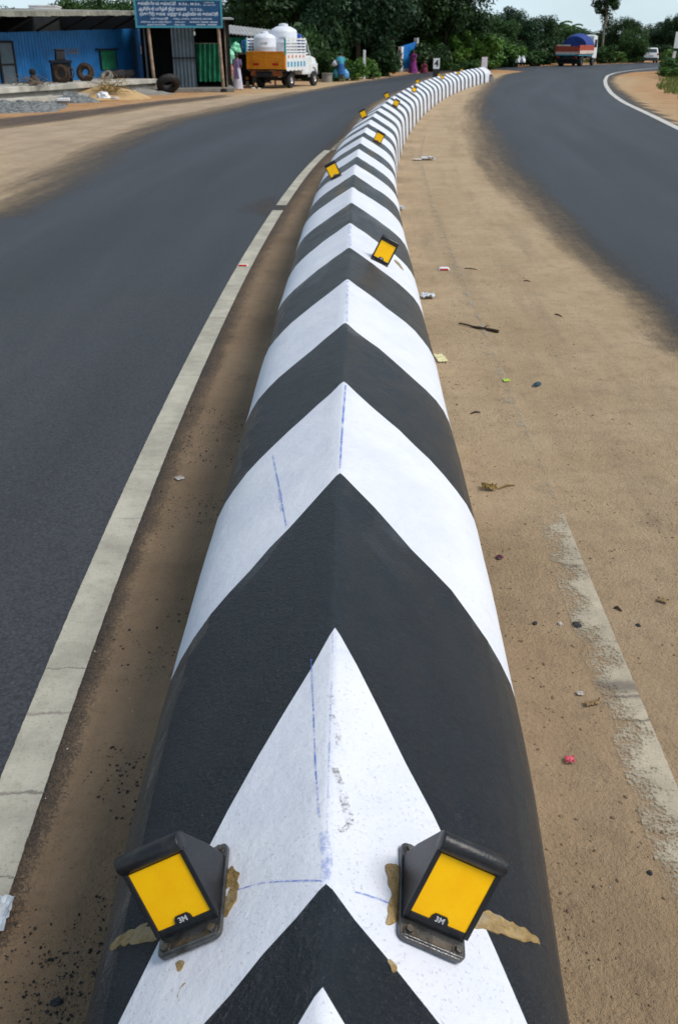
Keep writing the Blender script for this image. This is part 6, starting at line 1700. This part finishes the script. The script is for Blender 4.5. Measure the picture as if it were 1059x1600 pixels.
person('woman in green with white head cloth crouching by the weeds beyond the numbered post', (g_.x, 95, 0), R(200), 1.0, dict(pelvis=(0, 0, .28), spine=(0, .06, .44), chest=(0, .12, .60), neck=(0, .17, .73), skull=(0, .20, .81), crown=(0, .20, .93), nose=(0, .30, .82), chin=(0, .265, .755), sl=(-.165, .13, .67), el=(-.24, .26, .48), wl=(-.15, .42, .46), hl=(-.10, .47, .46), sr=(.165, .13, .67), er=(.24, .26, .48), wr=(.15, .42, .46), hr=(.10, .47, .46), pl=(-.09, .03, .26), kl=(-.15, .36, .48), al=(-.13, .22, .08), tl=(-.13, .38, .03), pr=(.09, .03, .26), kr=(.15, .36, .48), ar=(.13, .22, .08), tr=(.13, .38, .03)), cl_g, 'bun')

# ------------------------------------------------------------------ posts, gate, boards and other roadside things
def block_post(name, label, cat, loc, w, dpt, bands, cap=True, rz=0.0):
    t = thing(name, label, cat, loc, rz)
    for nm, mat, z0, z1 in bands:
        MB().box((0, 0, (z0 + z1) / 2), (w, dpt, z1 - z0)).build(nm, M[mat], t, bevel=0.012)
    return t
g_ = P(681, 110, 50)
t = block_post('distance_post', 'black and white stone post carrying a painted number above the median', 'distance post', (g_.x, 50, 0), 0.31, 0.16, [('black_base', 'blackpaint2', 0, 0.93), ('white_top', 'whitewash', 0.93, 1.40)])
me = text_mesh('4', 0.42, 0.002, bold=0.012); me.materials.append(M['blackpaint2'])
o = bpy.data.objects.new('painted_number', me); C.objects.link(o); o.parent = t; o.location = (0, -0.083, 1.165); o.rotation_euler = (R(90), 0, 0)
c, d, r = frame(S_END + 0.6)
block_post('end_post', 'pale pinkish square post standing at the far end of the median', 'post', (P(755.5, 110, c[1] + 0.5).x, c[1] + 0.5, 0), 0.34, 0.22, [('shaft', 'pinkwhite', 0, 1.26), ('cap', 'pinkwhite', 1.26, 1.33)])
c, d, r = frame(S_END + 0.8)
b_ = thing('kerb_block', 'small grey concrete block lying at the far end of the median', 'block', (P(765, 126, c[1] - 1.2).x, c[1] - 1.2, 0.004), R(20))
MB().box((0, 0, 0.16), (0.30, 0.5, 0.32), taper=0.85).build('lower_block', M['greyconc'], b_, bevel=0.03); MB().box((0.02, 0.05, 0.36), (0.2, 0.3, 0.08), taper=0.8).build('broken_top', M['stone'], b_, bevel=0.02)
g_ = P(569, 100, 65)
block_post('white_post', 'slim white post among the bright bushes left of the blue gate', 'post', (g_.x, 65, 0), 0.17, 0.15, [('shaft', 'whitewash', 0, 1.62), ('cap', 'whitewash', 1.62, 1.70)])
g_ = P(511, 118, 60)
rg = thing('concrete_ring', 'grey concrete ring standing beside the front wheel of the pickup', 'concrete ring', (g_.x, 60, 0))
MB().lathe([(0.30, 0), (0.31, 0), (0.31, 0.44), (0.34, 0.45), (0.34, 0.50), (0.26, 0.50), (0.26, 0.05)], n=24, cap=False).build('shell', M['greyconc'], rg, smooth=True)
MB().lathe([(0.255, 0.32), (0.1, 0.36), (0.02, 0.37)], n=16).build('soil_fill', M['rubble'], rg, smooth=True)
for px, py, lab, sd_ in ((563, 117.5, 'white plastic bag at the foot of the bush right of the man', 1.0), (588, 117, 'pale crumpled bag on the shoulder left of the blue gate', 2.0), (581, 114, 'small pinkish bag among weeds left of the blue gate', 3.0)):
    o = lump('plastic_bag', lab, 'bag', px, py, (0.24, 0.18, 0.20), M['sackwhite'] if sd_ < 3 else M['cream'], sd_)
for px, py, lab, sd_ in ((396, 139, 'pale stone on the orange shoulder below the pickup tail', 4.0), (405, 139.5, 'small pale stone just right of another pale stone by the pickup', 5.0)):
    o = lump('pale_stone', lab, 'stone', px, py, (0.13, 0.09, 0.06), M['lightchip'], sd_)

# blue gate between white pillars
GD = 84.0
gl, gr = P(626, 100, GD - 1), P(649.5, 100, GD + 1.0)
dg, og, Lg = wall_frame(gl, gr); rzG = math.atan2(dg.y, dg.x)
gt = thing('blue_gate', 'blue gate panel between two white pillars under dark trees', 'gate', (gl.x, gl.y, 0), rzG)
zl, zr_ = 2 - (73 - 70) * GD / 1780, 2 + (70 - 59) * GD / 1780
MB().prism([(0.18, 0, 0.22), (Lg - 0.14, 0, 0.22), (Lg - 0.14, 0, zr_ - 0.30), (0.18, 0, zl + 0.05)], (0, 0.08, 0)).build('gate_panel', M['gateblue'], gt)
MB().box((0, 0.04, zl / 2), (0.34, 0.34, zl)).build('pillar', M['whitewash'], gt, bevel=0.03)
MB().box((Lg, 0.04, zr_ / 2), (0.30, 0.34, zr_)).build('pillar', M['whitewash'], gt, bevel=0.03)
MB().box((Lg / 2, 0.04, 0.12), (Lg - 0.34, 0.3, 0.24)).build('threshold', M['concrete'], gt)
mb = MB()
for k in range(3): mb.box((0.3 + (Lg - 0.55) * k / 2, -0.02, 1.1), (0.05, 0.03, 1.5))
mb.build('panel_ribs', M['gateblue'], gt)

# right-hand edge: striped post and white board
g_ = P(1045.5, 118, 74)
block_post('striped_post', 'black and white banded post leaning in the weeds at the corner', 'marker post', (g_.x, 74, 0), 0.20, 0.14, [('black_band', 'blackpaint2', 0, 0.42), ('white_band', 'whitewash', 0.42, 0.80), ('black_band', 'blackpaint2', 0.80, 1.12), ('white_band', 'whitewash', 1.12, 1.58)]).rotation_euler = (0, R(4), 0)
wb0 = P(1053.5, 62, 72)
wb = thing('white_board', 'blank pale back of a road sign cut off by the right frame edge', 'road sign', (wb0.x, 72, 0), R(-6))
zb0, zb1 = 2 - 5.5 * 72 / 1780, 2 + 20 * 72 / 1780
MB().box((1.2, 0, (zb0 + zb1) / 2), (2.4, 0.05, zb1 - zb0)).build('panel', M['carwhite'], wb, bevel=0.01)
MB().box((1.2, -0.005, zb0 - 0.05), (2.44, 0.08, 0.09)).build('lower_rail', M['blackpaint2'], wb)
for x in (0.5, 1.9): MB().tube([(x, 0.08, 0), (x, 0.08, zb1)], 0.05, 8).build('post', M['blackpaint2'], wb)
g_ = P(1004.5, 88, 131)
pp = thing('utility_pole', 'thin tall pole standing behind the white car', 'pole', (g_.x, 131, 0))
MB().tube([(0, 0, 0), (0.05, 0, 1.6), (0.2, 0, 4.1)], [0.10, 0.09, 0.07], 8).build('shaft', M['palebark'], pp, smooth=True)
MB().tube([(0, 0, 0.5), (0.04, 0, 1.4)], [0.112, 0.105], 10).build('white_band', M['whitewash'], pp)
MB().box((0.19, 0, 3.95), (0.5, 0.06, 0.06)).build('cross_arm', M['wood'], pp)
for px, py, lab, sd_ in ((809, 92, 'pale sack among shrubs left of the lorry', 1.0), (816, 93, 'second pale sack among shrubs, nearer the lorry', 2.0)):
    o = lump('pale_sack', lab, 'sack', px, 103, (0.32, 0.24, 0.5), M['sackwhite'], sd_); o.location = (P(px, py, 99).x, 99, 0.45)
hb_ = P(843, 62, 122)
hw = thing('teal_hut', 'small teal wall glimpsed between trees left of the lorry', 'hut', (hb_.x, 122, 0), R(10))
MB().box((0, 0, 1.4), (1.6, 1.6, 2.8)).build('wall', M['signframe'], hw); MB().box((0, 0, 2.86), (1.9, 1.9, 0.08)).build('roof', M['tin'], hw)

# ------------------------------------------------------------------ camera, sky and sun
cam = bpy.data.cameras.new('camera'); co_ = bpy.data.objects.new('camera', cam); C.objects.link(co_)
co_.location = (0, 0, H); co_.rotation_euler = (R(90) - PITCH, 0, 0)
cam.sensor_fit = 'VERTICAL'; cam.sensor_height = 23.6; cam.sensor_width = 15.6; cam.lens = F / 1600 * 23.6
cam.clip_start = 0.05; cam.clip_end = 2000
cam.dof.use_dof = True; cam.dof.focus_distance = 2.4; cam.dof.aperture_fstop = 6.3
sc.camera = co_

SUN_EL, SUN_AZ = R(52), R(107)         # azimuth clockwise from the road's direction (+y)
w = bpy.data.worlds.new('World'); sc.world = w; w.use_nodes = True
nt = w.node_tree; nt.nodes.clear()
ow = nt.nodes.new('ShaderNodeOutputWorld'); bg = nt.nodes.new('ShaderNodeBackground')
sky = nt.nodes.new('ShaderNodeTexSky'); sky.sky_type = 'NISHITA'; sky.sun_disc = False; sky.sun_elevation = SUN_EL; sky.sun_rotation = SUN_AZ
sky.air_density = 1.1; sky.dust_density = 1.5; sky.ozone_density = 2.5
tc = nt.nodes.new('ShaderNodeTexCoord'); mp = nt.nodes.new('ShaderNodeMapping'); mp.inputs[3].default_value = (1, 1, 3.2)
nz = nt.nodes.new('ShaderNodeTexNoise'); nz.inputs['Scale'].default_value = 2.6; nz.inputs['Detail'].default_value = 7; nz.inputs['Roughness'].default_value = 0.58
mr = nt.nodes.new('ShaderNodeMapRange'); mr.inputs[1].default_value = 0.30; mr.inputs[2].default_value = 0.72; mr.inputs[3].default_value = -0.12; mr.inputs[4].default_value = 0.26
mxw = nt.nodes.new('ShaderNodeMix'); mxw.data_type = 'RGBA'; mxw.inputs[7].default_value = (7.2, 8.9, 9.7, 1)
L = nt.links.new
L(tc.outputs['Generated'], mp.inputs[0]); L(mp.outputs[0], nz.inputs[0]); L(nz.outputs[0], mr.inputs[0]); sx = nt.nodes.new('ShaderNodeSeparateXYZ'); L(tc.outputs['Generated'], sx.inputs[0])
hz = nt.nodes.new('ShaderNodeMapRange'); hz.interpolation_type = 'SMOOTHSTEP'; hz.inputs[1].default_value = 0.0; hz.inputs[2].default_value = 0.75; hz.inputs[3].default_value = 0.86; hz.inputs[4].default_value = 0.12
L(sx.outputs[2], hz.inputs[0])
ad = nt.nodes.new('ShaderNodeMath'); ad.operation = 'ADD'; ad.use_clamp = True; L(hz.outputs[0], ad.inputs[0]); L(mr.outputs[0], ad.inputs[1])
L(ad.outputs[0], mxw.inputs[0]); L(sky.outputs[0], mxw.inputs[6]); L(mxw.outputs[2], bg.inputs[0]); L(bg.outputs[0], ow.inputs[0])
bg.inputs[1].default_value = 0.09
sun = bpy.data.lights.new('sun', 'SUN'); sun.energy = 2.75; sun.angle = R(26); sun.color = (1.0, 0.95, 0.88)
so = bpy.data.objects.new('sun', sun); C.objects.link(so)
dv = Vector((math.sin(SUN_AZ) * math.cos(SUN_EL), math.cos(SUN_AZ) * math.cos(SUN_EL), math.sin(SUN_EL)))
so.rotation_euler = (-dv).to_track_quat('-Z', 'Y').to_euler()
sc.view_settings.view_transform = 'Standard'; sc.view_settings.look = 'None'; sc.view_settings.exposure = 0.12; sc.view_settings.gamma = 1.0
sc.view_settings.use_curve_mapping = False
